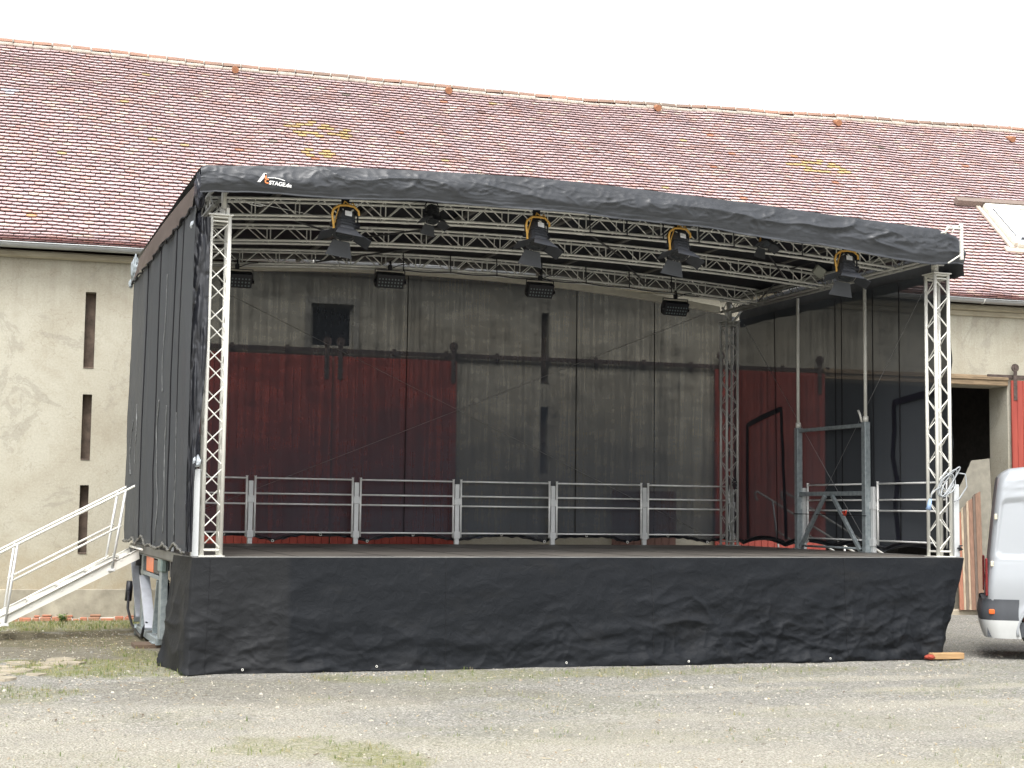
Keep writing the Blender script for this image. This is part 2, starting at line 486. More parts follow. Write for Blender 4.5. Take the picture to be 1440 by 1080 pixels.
# ------------------------------------------------------------ ground
def gz(x, y):
    k = math.exp(-((y-0.0)/3.0)**2)
    return (0.03-0.0062*x)*k if -6 < x < 18 else 0.0
def blob(x, y, cx, cy, rx, ry, seed, soft=0.35):
    d = math.hypot((x-cx)/rx, (y-cy)/ry)
    d += 0.55*fb(x*1.1+seed, y*1.1, seed)
    return smooth01((1-d)/soft+0.5)
def ground_kind(x, y):
    g = blob(x, y, -1.6, 8.1, 3.4, 1.3, 1)*0.9
    g = max(g, blob(x, y, -1.3, 0.9, 1.2, 1.0, 2)*0.9, blob(x, y, -0.45, 2.8, 0.35, 1.3, 12)*0.6, blob(x, y, -0.6, 0.2, 0.9, 0.5, 3)*0.5)
    g = max(g, blob(x, y, 3.6, -0.95, 2.4, 0.55, 4)*0.55, blob(x, y, 7.0, -1.0, 1.6, 0.4, 5)*0.4)
    g = max(g, blob(x, y, 0.5, -6.2, 0.35, 0.7, 6)*0.8, blob(x, y, -0.2, -5.6, 0.5, 0.5, 16)*0.55)
    g = max(g, .16*smooth01((fb(x*.45+3, y*.8, 17)+.0)*3)*(1 if y < -.3 else .5))
    g = max(g, blob(x, y, 12.6, 5.4, 0.9, 0.5, 7)*0.6, blob(x, y, -2.2, -1.6, 0.8, 0.6, 8)*0.45)
    s = blob(x, y, -1.6, 5.5, 3.2, 1.5, 9)  # bare soil under the stairs, their shadow painted into the same dark patch
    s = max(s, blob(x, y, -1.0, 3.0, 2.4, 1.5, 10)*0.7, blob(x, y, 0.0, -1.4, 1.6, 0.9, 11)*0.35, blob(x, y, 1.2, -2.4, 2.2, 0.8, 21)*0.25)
    p = smooth01((1.2-x*0.28-(y+4.2)*0.55+1.3*fb(x*.5, y*.5, 3))/2.2)
    p = max(p, blob(x, y, 6.0, -5.5, 3.5, 1.3, 13)*0.5, blob(x, y, 8.0, -2.2, 1.6, 0.25, 14)*0.8, blob(x, y, 9.5, -3.4, 2.0, 0.22, 15)*0.9, blob(x, y, 7.6, -4.6, 2.5, .3, 18)*0.9, blob(x, y, 8.4, -6.2, 2.0, .25, 19)*.9, blob(x, y, 5.4, -2.9, 1.4, .15, 20)*.7)
    return g, s, p*0.8
def axis(a, b, step, far):
    o = []
    x = a
    while x < b+1e-6: o.append(x); x += step
    d = step
    l = o[0]; pre = []
    while l > -far: d *= 1.6; l -= d; pre.append(l)
    d = step; r = o[-1]; post = []
    while r < far: d *= 1.6; r += d; post.append(r)
    return pre[::-1]+o+post
gx = axis(-5, 18, 0.11, 500); gy = axis(-11, 9.4, 0.11, 500)
gv = []; gc = []
for y in gy:
    for x in gx:
        inn = -6 < x < 19 and -12 < y < 11
        z = gz(x, y)+(0.012*fb(x*.8, y*.8, 0) if inn else 0)
        gv.append((x, y, z))
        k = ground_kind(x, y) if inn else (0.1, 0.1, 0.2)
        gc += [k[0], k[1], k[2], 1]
nx = len(gx)
gf = [(j*nx+i, j*nx+i+1, (j+1)*nx+i+1, (j+1)*nx+i) for j in range(len(gy)-1) for i in range(nx-1)]
me = bpy.data.meshes.new('ground')
me.from_pydata(gv, [], gf)
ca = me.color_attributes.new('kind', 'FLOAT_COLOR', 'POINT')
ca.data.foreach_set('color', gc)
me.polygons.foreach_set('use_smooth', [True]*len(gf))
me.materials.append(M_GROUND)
ground = bpy.data.objects.new('ground', me)
COL.objects.link(ground)
ground['kind'] = 'structure'

# loose stones
sb = MB()
def pebble(x, y, r, col):
    z = gz(x, y)
    h = r*random.uniform(.4, .8)
    a0 = random.random()*6.28
    n = 4
    ring = [Vector((x+math.cos(a0+k*2*PI/n)*r*random.uniform(.7, 1.2), y+math.sin(a0+k*2*PI/n)*r*random.uniform(.7, 1.2), z-0.004)) for k in range(n)]
    top = [Vector((x+(p.x-x)*.6, y+(p.y-y)*.6, z+h)) for p in ring]
    for k in range(n): sb.quad(ring[k], ring[(k+1) % n], top[(k+1) % n], top[k], False, col)
    sb.poly(top, False, col)
for i in range(26000):
    y = -11+20*random.random()**1.3; x = random.uniform(-4.5, 16)
    if (-.3 < x < 10.9 and y > -.1) or y > 8: continue
    g, s, p = ground_kind(x, y)
    if random.random() < g*.8: continue
    t = random.random()
    base = [(0.42, 0.39, 0.32), (0.32, 0.30, 0.26), (0.24, 0.23, 0.20), (0.50, 0.47, 0.40), (0.34, 0.29, 0.22)][min(4, int(t*5))]
    pebble(x, y, random.choice((.005, .006, .007, .009, .011, .014)) if random.random() < .992 else random.uniform(.02, .035), base)
tag(sb.build('gravel_stones', M_STONES, attr='tint'), 'loose pale and grey gravel stones scattered over the yard', 'gravel', kind='stuff')

# grass
gb = MB()
def blade(x, y, h, lean, az, w, col):
    z = gz(x, y)
    b = Vector((x, y, z)); d = Vector((math.cos(az), math.sin(az), 0)); sde = Vector((-d.y, d.x, 0))*w
    m_ = b+d*lean*.35+Vector((0, 0, h*.6)); t = b+d*lean+Vector((0, 0, h))
    gb.add([b-sde, b+sde, m_+sde*.7, m_-sde*.7, t], [(0, 1, 2, 3), (3, 2, 4)], False, col)
cnt = 0
while cnt < 20000:
    if random.random() < .45:
        x, y = random.uniform(-5, 1), random.uniform(-2, 8.9)
    else:
        x, y = random.uniform(-3.5, 14), random.uniform(-9, 0.2 if random.random() < .9 else 7)
    cnt += 1
    if (-.15 < x < 10.9 and -.1 < y < 6.7): continue
    g = ground_kind(x, y)[0]
    if random.random() > g*1.1: continue
    h = random.uniform(.02, .055)*(1.5 if y > 6.5 else 1)
    c = random.choice([(0.12, 0.17, 0.04), (0.17, 0.20, 0.06), (0.26, 0.24, 0.10), (0.09, 0.13, 0.03), (0.34, 0.29, 0.15)])
    for _ in range(3):
        blade(x+random.gauss(0, .02), y+random.gauss(0, .02), h*random.uniform(.6, 1.2), random.uniform(0, .04), random.random()*6.28, .003, c)
tag(gb.build('grass', M_GRASS, attr='tint'), 'short sparse grass growing in patches through the gravel yard', 'grass', kind='stuff')

# dry straw bits and leaf litter on the soil
lb = MB()
for i in range(1500):
    x, y = random.uniform(-4.5, .0), random.uniform(-4, 6.5)
    if random.random() < .5: x, y = random.uniform(-3, 12), random.uniform(-9, -.5)
    a = random.random()*PI; L = random.uniform(.01, .05); z = gz(x, y)+.008
    dx, dy = math.cos(a)*L, math.sin(a)*L; w = random.uniform(.002, .008)
    c = random.choice([(0.5, 0.42, 0.26), (0.30, 0.20, 0.10), (0.62, 0.56, 0.42), (0.13, 0.09, 0.06)])
    lb.quad(Vector((x-dx-dy*w/L, y-dy+dx*w/L, z)), Vector((x-dx+dy*w/L, y-dy-dx*w/L, z)), Vector((x+dx+dy*w/L, y+dy-dx*w/L, z+.006)), Vector((x+dx-dy*w/L, y+dy+dx*w/L, z+.006)), False, c)
tag(lb.build('straw_litter', M_STONES, attr='tint'), 'dry straw and twigs strewn on the bare soil and gravel', 'litter', kind='stuff')

# ------------------------------------------------------------ barn
BX, BY, BA = -0.2326, 9.0547, math.radians(-4)
barn = thing('barn', 'long cream plastered barn with red tiled roof and red sliding doors behind the stage', 'barn', (BX, BY, 0), BA)
T0, T1_, EZ = -9.0, 30.0, 6.45
holes = [(-0.55, -0.37, 4.42, 5.77), (-0.54, -0.38, 2.80, 3.95), (-0.53, -0.38, 1.16, 2.35),
         (7.92, 8.07, 4.46, 5.81), (7.92, 8.07, 2.76, 3.99), (3.46, 4.25, 4.96, 5.77),
         (13.95, 18.27, -0.3, 4.74)]
TH = 0.65
def wall_with_holes(x0, x1, z0, z1, hs_):
    xs = sorted({x0, x1} | {h[0] for h in hs_} | {h[1] for h in hs_})
    zs = sorted({z0, z1} | {h[2] for h in hs_} | {h[3] for h in hs_})
    mb = MB()
    def inh(a, b):
        return any(h[0]-1e-6 < a < h[1]+1e-6 and h[2]-1e-6 < b < h[3]+1e-6 for h in hs_)
    for i in range(len(xs)-1):
        for j in range(len(zs)-1):
            a, b, c, d = xs[i], xs[i+1], zs[j], zs[j+1]
            if inh((a+b)/2, (c+d)/2): continue
            mb.quad(Vector((a, 0, c)), Vector((b, 0, c)), Vector((b, 0, d)), Vector((a, 0, d)))
            mb.quad(Vector((a, TH, c)), Vector((a, TH, d)), Vector((b, TH, d)), Vector((b, TH, c)))
    for a, b, c, d in hs_:
        mb.quad(Vector((a, 0, c)), Vector((a, 0, d)), Vector((a, TH, d)), Vector((a, TH, c)))
        mb.quad(Vector((b, 0, c)), Vector((b, TH, c)), Vector((b, TH, d)), Vector((b, 0, d)))
        mb.quad(Vector((a, 0, d)), Vector((b, 0, d)), Vector((b, TH, d)), Vector((a, TH, d)))
        mb.quad(Vector((a, 0, c)), Vector((a, TH, c)), Vector((b, TH, c)), Vector((b, 0, c)))
    return mb
wm = wall_with_holes(T0, T1_, -0.3, EZ, holes)
wm.build('wall', M_PLASTER, barn)
ow = MB()
DEP = 11.6
ow.box(T0, T0+TH, TH, DEP, -0.3, EZ); ow.box(T1_-TH, T1_, TH, DEP, -0.3, EZ); ow.box(T0, T1_, DEP, DEP+TH, -0.3, EZ)
for tx in (T0+.01, T1_-.01-TH):
    zr = EZ+(DEP/2+TH)*math.tan(math.radians(42))-.3
    pts = [(TH, EZ), (DEP, EZ), (DEP/2+TH/2, zr)]
    f = [Vector((tx, p[0], p[1])) for p in pts]; g = [Vector((tx+TH, p[0], p[1])) for p in pts]
    ow.poly(f[::-1]); ow.poly(g)
    for k in range(3): ow.quad(f[k], f[(k+1) % 3], g[(k+1) % 3], g[k])
ow.build('gable_wall', M_PLASTER, barn)
pl = MB()
pl.box(T0, 13.9, -0.045, -0.002, -0.3, 0.54, 0.01)
pl.box(18.30, T1_, -0.045, -0.002, -0.3, 0.54, 0.01)
pl.build('plinth', M_PLINTH, barn)
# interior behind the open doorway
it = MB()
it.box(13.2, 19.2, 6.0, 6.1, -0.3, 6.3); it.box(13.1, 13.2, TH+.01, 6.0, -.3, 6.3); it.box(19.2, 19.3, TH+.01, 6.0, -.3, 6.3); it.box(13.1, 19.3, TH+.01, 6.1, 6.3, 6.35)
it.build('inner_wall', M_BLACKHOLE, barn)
# exposed brick footing on the left
bk = MB(); mo = MB()
t = -3.2
while t < 0.6:
    L = random.uniform(.12, .24)
    on = fb(t*.9, 3, 1)+.25 > 0 and t > -1.6
    if on:
        z0 = random.uniform(-.02, .0); h = random.uniform(.05, .10)
        bk.box(t, t+L-.015, -0.09-random.uniform(0, .03), -0.046, z0-.05, z0+h, .012)
        if random.random() < .5: bk.box(t+.03, t+L, -0.075, -0.046, z0+h+.005, z0+h+random.uniform(.02, .05), .01)
    mo.box(t-.02, t+L, -0.085, -0.046, -.06, random.uniform(.02, .07), .012)
    t += L
bk.build('brick_footing', M_BRICK, barn); mo.build('rubble_footing', M_MORTAR, barn)
# cornice under the eave
cn = MB()
cn.box(12.5, T1_, -0.05, -0.002, 6.20, 6.31, 0.012); cn.box(T0, T1_, -0.10, -0.003, 6.312, 6.44, 0.03)
cn.build('cornice', M_CORNICE, barn)
# slits
for (a, b, c, d) in holes[:5]:
    sl = MB()
    sl.box(a+.001, b-.001, 0.20, 0.30, c+.001, d-.001)
    sl.box(a+.002, b-.002, -0.012, 0.19, c-.012, c+.012, .003)
    sl.build('slit_window', M_SLOT, barn)
# hatch window
a, b, c, d = holes[5]
wf = MB()
for (x0, x1, z0, z1) in ((a-.11, a-.001, c-.03, d+.12), (b+.001, b+.11, c-.03, d+.12), (a, b, d+.001, d+.12)):
    wf.box(x0, x1, -0.03, -0.002, z0, z1, .004)
wf.box(a, a+.05, .10, .16, c, d); wf.box(b-.05, b, .10, .16, c, d); wf.box(a+.05, b-.05, .10, .16, d-.05, d); wf.box(a+.05, b-.05, .10, .16, c, c+.05)
wfo = wf.build('window', mat('window_surround', (0.30, 0.29, 0.25), .8), barn)
pn = MB(); pn.box(a+.05, b-.05, .12, .14, c+.05, d-.05); pn.build('pane', M_WINDARK, wfo)
# sliding doors
def sliding_door(a, b, z0, z1, hang, y0=-0.13, label=None):
    mb = MB()
    n = max(1, round((b-a)/.14)); w = (b-a)/n
    for k in range(n):
        mb.box(a+k*w+.003, a+(k+1)*w-.003, y0+random.uniform(0, .004), y0+.045, z0, z1, .006)
    o = mb.build('sliding_door', M_RED, barn, label=label)
    for zz in (z0+.25, (z0+z1)/2, z1-.25):
        br = MB(); br.box(a+.02, b-.02, y0+.046, y0+.08, zz-.06, zz+.06); br.build('ledge', M_TIMBER, o)
    for hx in hang:
        hb = MB()
        hb.box(hx-.045, hx+.045, y0-.012, y0-.001, z1-.42, z1+.27, .004)
        hb.disc((hx, y0-.02, z1+.27), (0, 1, 0), .085, .03, 20)
        hb.disc((hx, y0-.032, z1+.27), (0, 1, 0), .03, .012, 12)
        for q in (.1, .22, .34): hb.disc((hx, y0-.02, z1-q), (0, 1, 0), .014, .008, 8)
        hb.build('hanger', M_RUST, o)
sliding_door(1.15, 3.865, 0.06, 4.79, (1.45, 3.75))
sliding_door(3.885, 6.22, 0.06, 4.79, (4.0, 6.15))
sliding_door(11.5, 13.92, 0.06, 4.84, (11.62, 13.8))
sliding_door(18.29, 21.9, 0.06, 4.86, (18.38, 21.6), label='bright red board door at the right end')
rl = MB()
rl.box(0.9, 13.9, -0.075, -0.05, 4.86, 4.94, .005)
for k in range(14): rl.box(1.0+k, 1.06+k, -0.05, -.002, 4.80, 4.98, .004)
rl.box(17.75, 22.5, -0.075, -0.05, 4.90, 4.98, .005)
rl.build('door_rail', M_RUST, barn)
ln = MB()
ln.box(13.6, 18.27, -0.05, -0.003, 4.745, 4.96, .012)
ln.box(13.92, 18.26, -0.08, -0.052, 4.86, 4.93, .01)
ln.build('lintel', M_TIMBER, barn)
lh = MB()
for k in range(9): lh.box(9.38+k*.147, 9.38+(k+1)*.147-.006, -0.06, -0.02+0.003, 0.08, 2.41, .005)
lh.build('hatch_door', mat('dull_red_boards', (0.17, 0.09, 0.07), .75, var=.25, stretch=(6, 6, .6)), barn)
dc = MB(); dc.box(15.5, 18.0, -0.55, -0.05, -0.06, 0.10, .02); dc.build('threshold', mat('threshold_concrete', (0.38, 0.33, 0.25), .9, var=.2, bumpv=.3), barn)

# roof
PT = math.radians(42)
ridge_tab = [(-9, 8.15), (-2.5, 8.12), (2.5, 7.92), (7.5, 7.84), (9, 7.82), (12.5, 7.95), (17.3, 8.28), (23, 8.49), (30, 8.6)]
def roofp(t, s, h=0.0):
    """t along the eave, s slope distance from the eave, h height above the roof surface"""
    R = interp(ridge_tab, t)
    s2 = s*R/8.1
    flat = 0.75
    a1 = math.radians(24)
    if s2 < flat:
        k = s2/flat
        # bell-cast: integrate slope from a1 to PT
        ang = a1+(PT-a1)*k/2
        y = s2*math.cos(ang); z = s2*math.sin(ang); an = a1+(PT-a1)*k
    else:
        ang = (a1+PT)/2
        y = flat*math.cos(ang)+(s2-flat)*math.cos(PT); z = flat*math.sin(ang)+(s2-flat)*math.sin(PT); an = PT
    z += 0.09
    wv = 0.032*fb(t*.25, s*.35, 7.7, 3)+0.012*math.sin(t*5+s)*0.4
    h2 = h+wv
    return Vector((t, -0.35+y-h2*math.sin(an), EZ+z+h2*math.cos(an)))
ROWS, TW = 64, 0.18
EXP = 8.02/ROWS
rb = MB()
skyl = (19.1, 22.6, 2.2, 3.95)
ncol = int((T1_-T0)/TW)
for r_ in range(ROWS):
    s0 = r_*EXP
    for c_ in range(ncol):
        t0 = T0+c_*TW+(TW/2 if r_ % 2 else 0)
        tc_ = t0+TW/2
        if 19.55 < tc_ < 22.5 and 2.3 < s0 < 3.8: continue
        rr = random.random()
        g = random.gauss(0, .035)
        g *= .6
        if rr < .66: c = (0.53+g, 0.405+g, 0.40+g)
        elif rr < .80: c = (0.54+g, 0.375+g, 0.34+g)
        elif rr < .93: c = (0.51+g, 0.41+g, 0.415+g)
        else: c = (0.62+g, 0.52+g, 0.45+g)
        if random.random() < .004: c = random.choice([(.50, .24, .15), (.30, .20, .18), (.52, .42, .22), (.26, .23, .19)])
        if r_ < 2: c = (c[0]*.85, c[1]*.72, c[2]*.7)
        # lichen patches
        for (lt, ls, rx, ry, cc) in ((4.06, 5.28, .75, .28, 0), (3.9, 4.2, .45, .2, 0), (15.86, 5.3, .65, .30, 0), (0.27, 5.85, .3, .2, 0), (-1.5, .95, .12, .07, 1), (11.4, 3.4, .5, .2, 0), (15.4, 5.75, .4, .1, 1), (12.0, 3.0, .3, .12, 0), (-3.5, 3.0, .5, .3, 0)):
            if math.hypot((tc_-lt)/rx, (s0-ls)/ry) < 1+.4*random.uniform(-1, 1):
                c = ((0.56, 0.42, 0.20), (0.58, 0.33, 0.18))[cc] if random.random() < .6 else c
        if abs(tc_+2.15) < .12 and abs(s0-5.7) < .12: c = (.6, .62, .68)
        jt = random.uniform(-.004, .004); js = random.uniform(-.008, .008); jh = random.uniform(-.003, .004)
        if random.random() < .006: js -= .035
        w = TW-.008
        th = .022
        lift = .046+jh
        # tile outline: segment-shaped tail
        prof = [(0, .030), (.2, .010), (.5, 0.0), (.8, .010), (1, .030)]
        low = [(t0+jt+.004+w*u, s0+js+v) for u, v in prof]
        top = [(t0+jt+.004+w, s0+EXP+.03), (t0+jt+.004, s0+EXP+.03)]
        def hh(s): return lift-(s-s0)*(.040/EXP)
        up_ = [roofp(a_, b_, hh(b_)) for a_, b_ in low+top]
        dn_ = [roofp(a_, b_, hh(b_)-th) for a_, b_ in low]
        rb.poly(up_, False, c)
        ce = (c[0]*.45, c[1]*.37, c[2]*.36)  # tail edges darkened: shadow line under each course painted into the colour
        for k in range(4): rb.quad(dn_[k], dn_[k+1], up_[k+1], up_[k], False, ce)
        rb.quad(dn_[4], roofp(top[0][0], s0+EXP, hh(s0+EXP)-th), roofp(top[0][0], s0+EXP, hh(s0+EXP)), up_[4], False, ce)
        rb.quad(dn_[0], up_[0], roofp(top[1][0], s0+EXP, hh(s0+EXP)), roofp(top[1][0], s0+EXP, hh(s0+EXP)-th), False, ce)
# underside boards and the rear slope
un = MB()
NT = 60
for i in range(NT):
    ta, tb = T0+(T1_-T0)*i/NT, T0+(T1_-T0)*(i+1)/NT
    ss = [0, .3, .75, 2, 4, 6, 8.05]
    for s_a, s_b in zip(ss, ss[1:]):
        un.quad(roofp(ta, s_a, -.012), roofp(tb, s_a, -.012), roofp(tb, s_b, -.012), roofp(ta, s_b, -.012))
roof = rb.build('roof', M_TILE, barn, attr='tile')
un.build('roof_deck', M_RUST, roof)
rs = MB()
for i in range(NT):
    ta, tb = T0+(T1_-T0)*i/NT, T0+(T1_-T0)*(i+1)/NT
    A_, B_ = roofp(ta, 8.05), roofp(tb, 8.05)
    rs.quad(A_, B_, Vector((tb, DEP+TH+.3, EZ)), Vector((ta, DEP+TH+.3, EZ)))
rs.build('rear_slope', mat('rear_tiles', (0.38, 0.22, 0.2), .8), barn)
# ridge
rg = MB(); rmo = MB()
t = T0
while t < T1_:
    a_ = roofp(t+.01, 8.08, .02); b_ = roofp(t+.40, 8.08, .035)
    rad = .125
    P = []
    for p, r__ in ((a_, rad*1.08), (b_, rad*.94)):
        P.append([p+Vector((0, math.cos(q*PI/6)*r__, math.sin(q*PI/6)*r__*.75+(-.04))) for q in range(7)])
    cc = None
    for q in range(6): rg.quad(P[0][q], P[1][q], P[1][q+1], P[0][q+1], True)
    rg.poly(P[0])
    rmo.box(t-.0, t+.40, a_.y-.16, a_.y-.09, a_.z-.13, a_.z-.055+random.uniform(-.012, .012), .02)
    rmo.tube([Vector((t-.012, a_.y+math.cos(q*PI/6)*rad*1.12, a_.z-.04+math.sin(q*PI/6)*rad*.86)) for q in range(7)], .016, 5)
    t += .40
rgo = rg.build('ridge', M_RIDGE, barn)
rmo.build('ridge_mortar', M_MORTAR, rgo)
for vt in (2.45, 7.27, 12.43, 17.28, 22.27, -6):
    sv = 7.78*8.1/interp(ridge_tab, vt)-.0
    p = roofp(vt, min(sv, 7.8), .05)
    vb = MB()
    q = [p+Vector((0, -.10, -.02)), p+Vector((0, 0.02, .0)), p+Vector((0, .14, .04))]
    vb.tube([p+Vector((0, .16, .10)), p+Vector((0, -.02, .04)), p+Vector((0, -.13, -.01))], [.04, .065, .08], 10)
    vb.build('vent_tile', mat('vent_clay', (0.36, 0.17, 0.09), .8), barn)
# gutter
gt = MB()
n = 8
gp = []
gy0, gz0, gr = -0.45, EZ+.055, .085
def gpt(t, k, rr): return Vector((t, gy0+math.cos(PI+k*PI/n)*rr, gz0+.012*fb(t*.3, 0, 4)+math.sin(PI+k*PI/n)*rr))
ts = [T0+i*.6 for i in range(int((T1_-T0)/.6)+1)]
for ta, tb in zip(ts, ts[1:]):
    for k in range(n):
        gt.quad(gpt(ta, k, gr), gpt(tb, k, gr), gpt(tb, k+1, gr), gpt(ta, k+1, gr), True)
gt.tube([gpt(t_, 0, gr)+Vector((0, -.004, 0)) for t_ in ts], .012, 8)
go = gt.build('gutter', M_ZINC, barn)
for k in range(13):
    t_ = T0+1.2+k*2.8
    jb = MB()
    jb.tube([gpt(t_, q, gr+.004) for q in range(n+1)], .012, 6)
    jb.build('gutter_joint', M_ALU, go)
# roof window, open, with a flashing board above
def sp(t, s, h): return roofp(t, s, h)
rw = MB()
fr = [(19.56, 3.85), (22.3, 3.85), (22.3, 2.28), (19.56, 2.28)]
def rbar(mb, t0, s0, t1, s1, w, h0, h1):
    # bar on the roof between two (t,s) points
    d = Vector((t1-t0, s1-s0)).normalized(); nrm = Vector((-d.y, d.x))*w/2
    c = [(t0+nrm.x, s0+nrm.y), (t1+nrm.x, s1+nrm.y), (t1-nrm.x, s1-nrm.y), (t0-nrm.x, s0-nrm.y)]
    lo = [sp(a_, b_, h0) for a_, b_ in c]; hi = [sp(a_, b_, h1) for a_, b_ in c]
    mb.poly(hi); mb.poly(lo[::-1])
    for k in range(4): mb.quad(lo[k], lo[(k+1) % 4], hi[(k+1) % 4], hi[k])
for k in range(4):
    a_, b_ = fr[k], fr[(k+1) % 4]
    rbar(rw, a_[0], a_[1], b_[0], b_[1], .14, -.05, .16)
rwo = rw.build('roof_window', M_WINFRAME, barn)
gl = MB()
gl.poly([sp(19.6, 2.36, .13), sp(22.2, 2.36, .13), sp(22.2, 3.78, .13), sp(19.6, 3.78, .13)])
gl.poly([sp(19.6, 2.36, .10), sp(19.6, 3.78, .10), sp(22.2, 3.78, .10), sp(22.2, 2.36, .10)])
gl.build('pane', M_SKYWIN, rwo)
gs = MB()
rbar(gs, 19.75, 2.46, 22.1, 2.46, .035, .14, .175); rbar(gs, 19.66, 2.56, 19.66, 3.7, .012, .14, .16)
gs.build('gasket', M_DARKSTEEL, rwo)
ff = MB(); rbar(ff, 18.85, 4.02, 23.2, 4.02, .16, .05, .19); ff.build('flashing_board', mat('weathered_board', (0.20, 0.155, 0.13), .85, var=.25, stretch=(1, 5, 5)), rwo)
fl = MB(); rbar(fl, 19.42, 3.95, 19.42, 2.2, .10, .03, .075); rbar(fl, 19.2, 2.13, 22.6, 2.13, .16, .03, .07)
fl.build('apron', mat('lead_apron', (0.50, 0.44, 0.36), .7, var=.15), rwo)

# ------------------------------------------------------------ stage
stage = thing('mobile_stage', 'large black mobile concert stage with arched truss roof and aluminium corner towers', 'stage')
XL, XR, YF, YB = -0.16, W+0.14, -0.12, 6.70
dk = MB(); dk.box(-.11, XR-.05, YF, YB, DK-.13, DK, .006)
# panel seams as real joints are 4 mm strips set proud
dko = dk.build('deck', M_DECK, stage)
ed = MB(); ed.box(-.11-.012, XR-.045, YF-.014, YF-.002, DK-.11, DK+.006, .003)
ed.box(-.11-.014, -.11-.002, YF, YB, DK-.11, DK+.005, .003); ed.box(XR-.048, XR-.036, YF, YB, DK-.11, DK+.005, .003)
ed.build('edge_profile', mat('edge_aluminium', (.20, .20, .19), .5, .2, var=.2, scale=3), dko)
ds = MB()
for k in range(1, 9): ds.box(k*W/9-.004, k*W/9+.004, YF+.02, YB-.05, DK+.001, DK+.003)
for yy in (2.2, 4.5): ds.box(XL+.05, XR-.05, yy-.004, yy+.004, DK+.0035, DK+.005)
ds.build('panel_joint', M_SEAM, dko)
us = MB()
for yy in (0.3, 2.3, 4.4, 6.4): us.box(XL+.1, XR-.1, yy-.05, yy+.05, DK-.35, DK-.135)
for xx in (1.0, 3.6, 5.4, 7.2, 9.8):
    for yy in (1.2, 5.4): us.box(xx-.05, xx+.05, yy-.05, yy+.05, -.02, DK-.14)
us.build('underframe', M_DARKSTEEL, stage)

def tower(x0, y0, H, flip, label, mC=M_ALU):
    ch = MB()
    for dx, dy in ((0, 0), (S, 0), (S, S), (0, S)):
        ch.tube([(x0+dx, y0+dy, DK+.004), (x0+dx, y0+dy, DK+H)], .0255, 12)
    o = ch.build('truss_tower', mC, stage, label=label)
    lt = MB()
    nb = 16; seg = (H-.16)/nb
    corners = [((0, 0), (S, 0), 0), ((S, 0), (S, S), 1), ((S, S), (0, S), 0), ((0, S), (0, 0), 1)]
    for (a_, b_, par) in corners:
        for k in range(nb):
            z0 = DK+.08+k*seg; z1 = z0+seg
            p, q = (a_, b_) if (k+par+flip) % 2 else (b_, a_)
            lt.tube([(x0+p[0], y0+p[1], z0+.012), (x0+q[0], y0+q[1], z1-.012)], .0085, 6, False)
        for z in (DK+.08, DK+H-.08, DK+H-.03):
            lt.tube([(x0+a_[0], y0+a_[1], z), (x0+b_[0], y0+b_[1], z)], .0125, 8, False)
    lt.build('lattice', mC, o)
    tp = MB()
    tp.box(x0-.04, x0+S+.04, y0-.04, y0+S+.04, DK+H-.012, DK+H+.006, .003)
    tp.build('top_plate', mC, o)
    bp = MB(); bp.box(x0-.045, x0+S+.045, y0-.045, y0+S+.045, DK+.001, DK+.012, .003)
    bp.build('base_plate', mC, o)
    return o
HT = 4.158
tL = tower(0, 0, HT, 0, 'front left corner tower of white aluminium truss')
tR = tower(W-S, 0, HT-.02, 1, 'front right corner tower of white aluminium truss')
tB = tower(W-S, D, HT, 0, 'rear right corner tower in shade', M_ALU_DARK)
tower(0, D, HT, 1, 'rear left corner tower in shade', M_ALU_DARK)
def arch(x): return 5.95+.21*(1-((x-5.37)/5.37)**2)
hd = MB()
for (x, y, m_) in ((.165, .11, 0), (W-S+.075, .10, 0)):
    hd.tube([(x, y, DK+HT+.005), (x, y, arch(x)+.03)], .034, 12)
    hd.tube([(x, y, DK+HT+.01), (x, y, DK+HT+.09)], .05, 12)
hd.box(.185, .225, .02, .06, DK+HT+.008, DK+HT+.10, .004)
hd.box(.05, .17, .02, .06, DK+HT+.008, DK+HT+.03, .004)
hd.build('roof_stub', M_ALU, stage)
hb2 = MB()
for x in (S/2, W-S/2):
    h_ = MB(); h_.tube([(x, D+S/2, DK+HT), (x, D+S/2, 5.98)], .05, 12); h_.build('roof_stub', M_ALU_DARK, stage)
for sx in (-1, 1):
    hb2.tube([(W-S/2, D+.0, DK+HT-.05), (W-S/2+sx*.22, D-.02, 5.80)], .022, 8)
hb2.build('tower_bracket', M_ALU_DARK, stage)

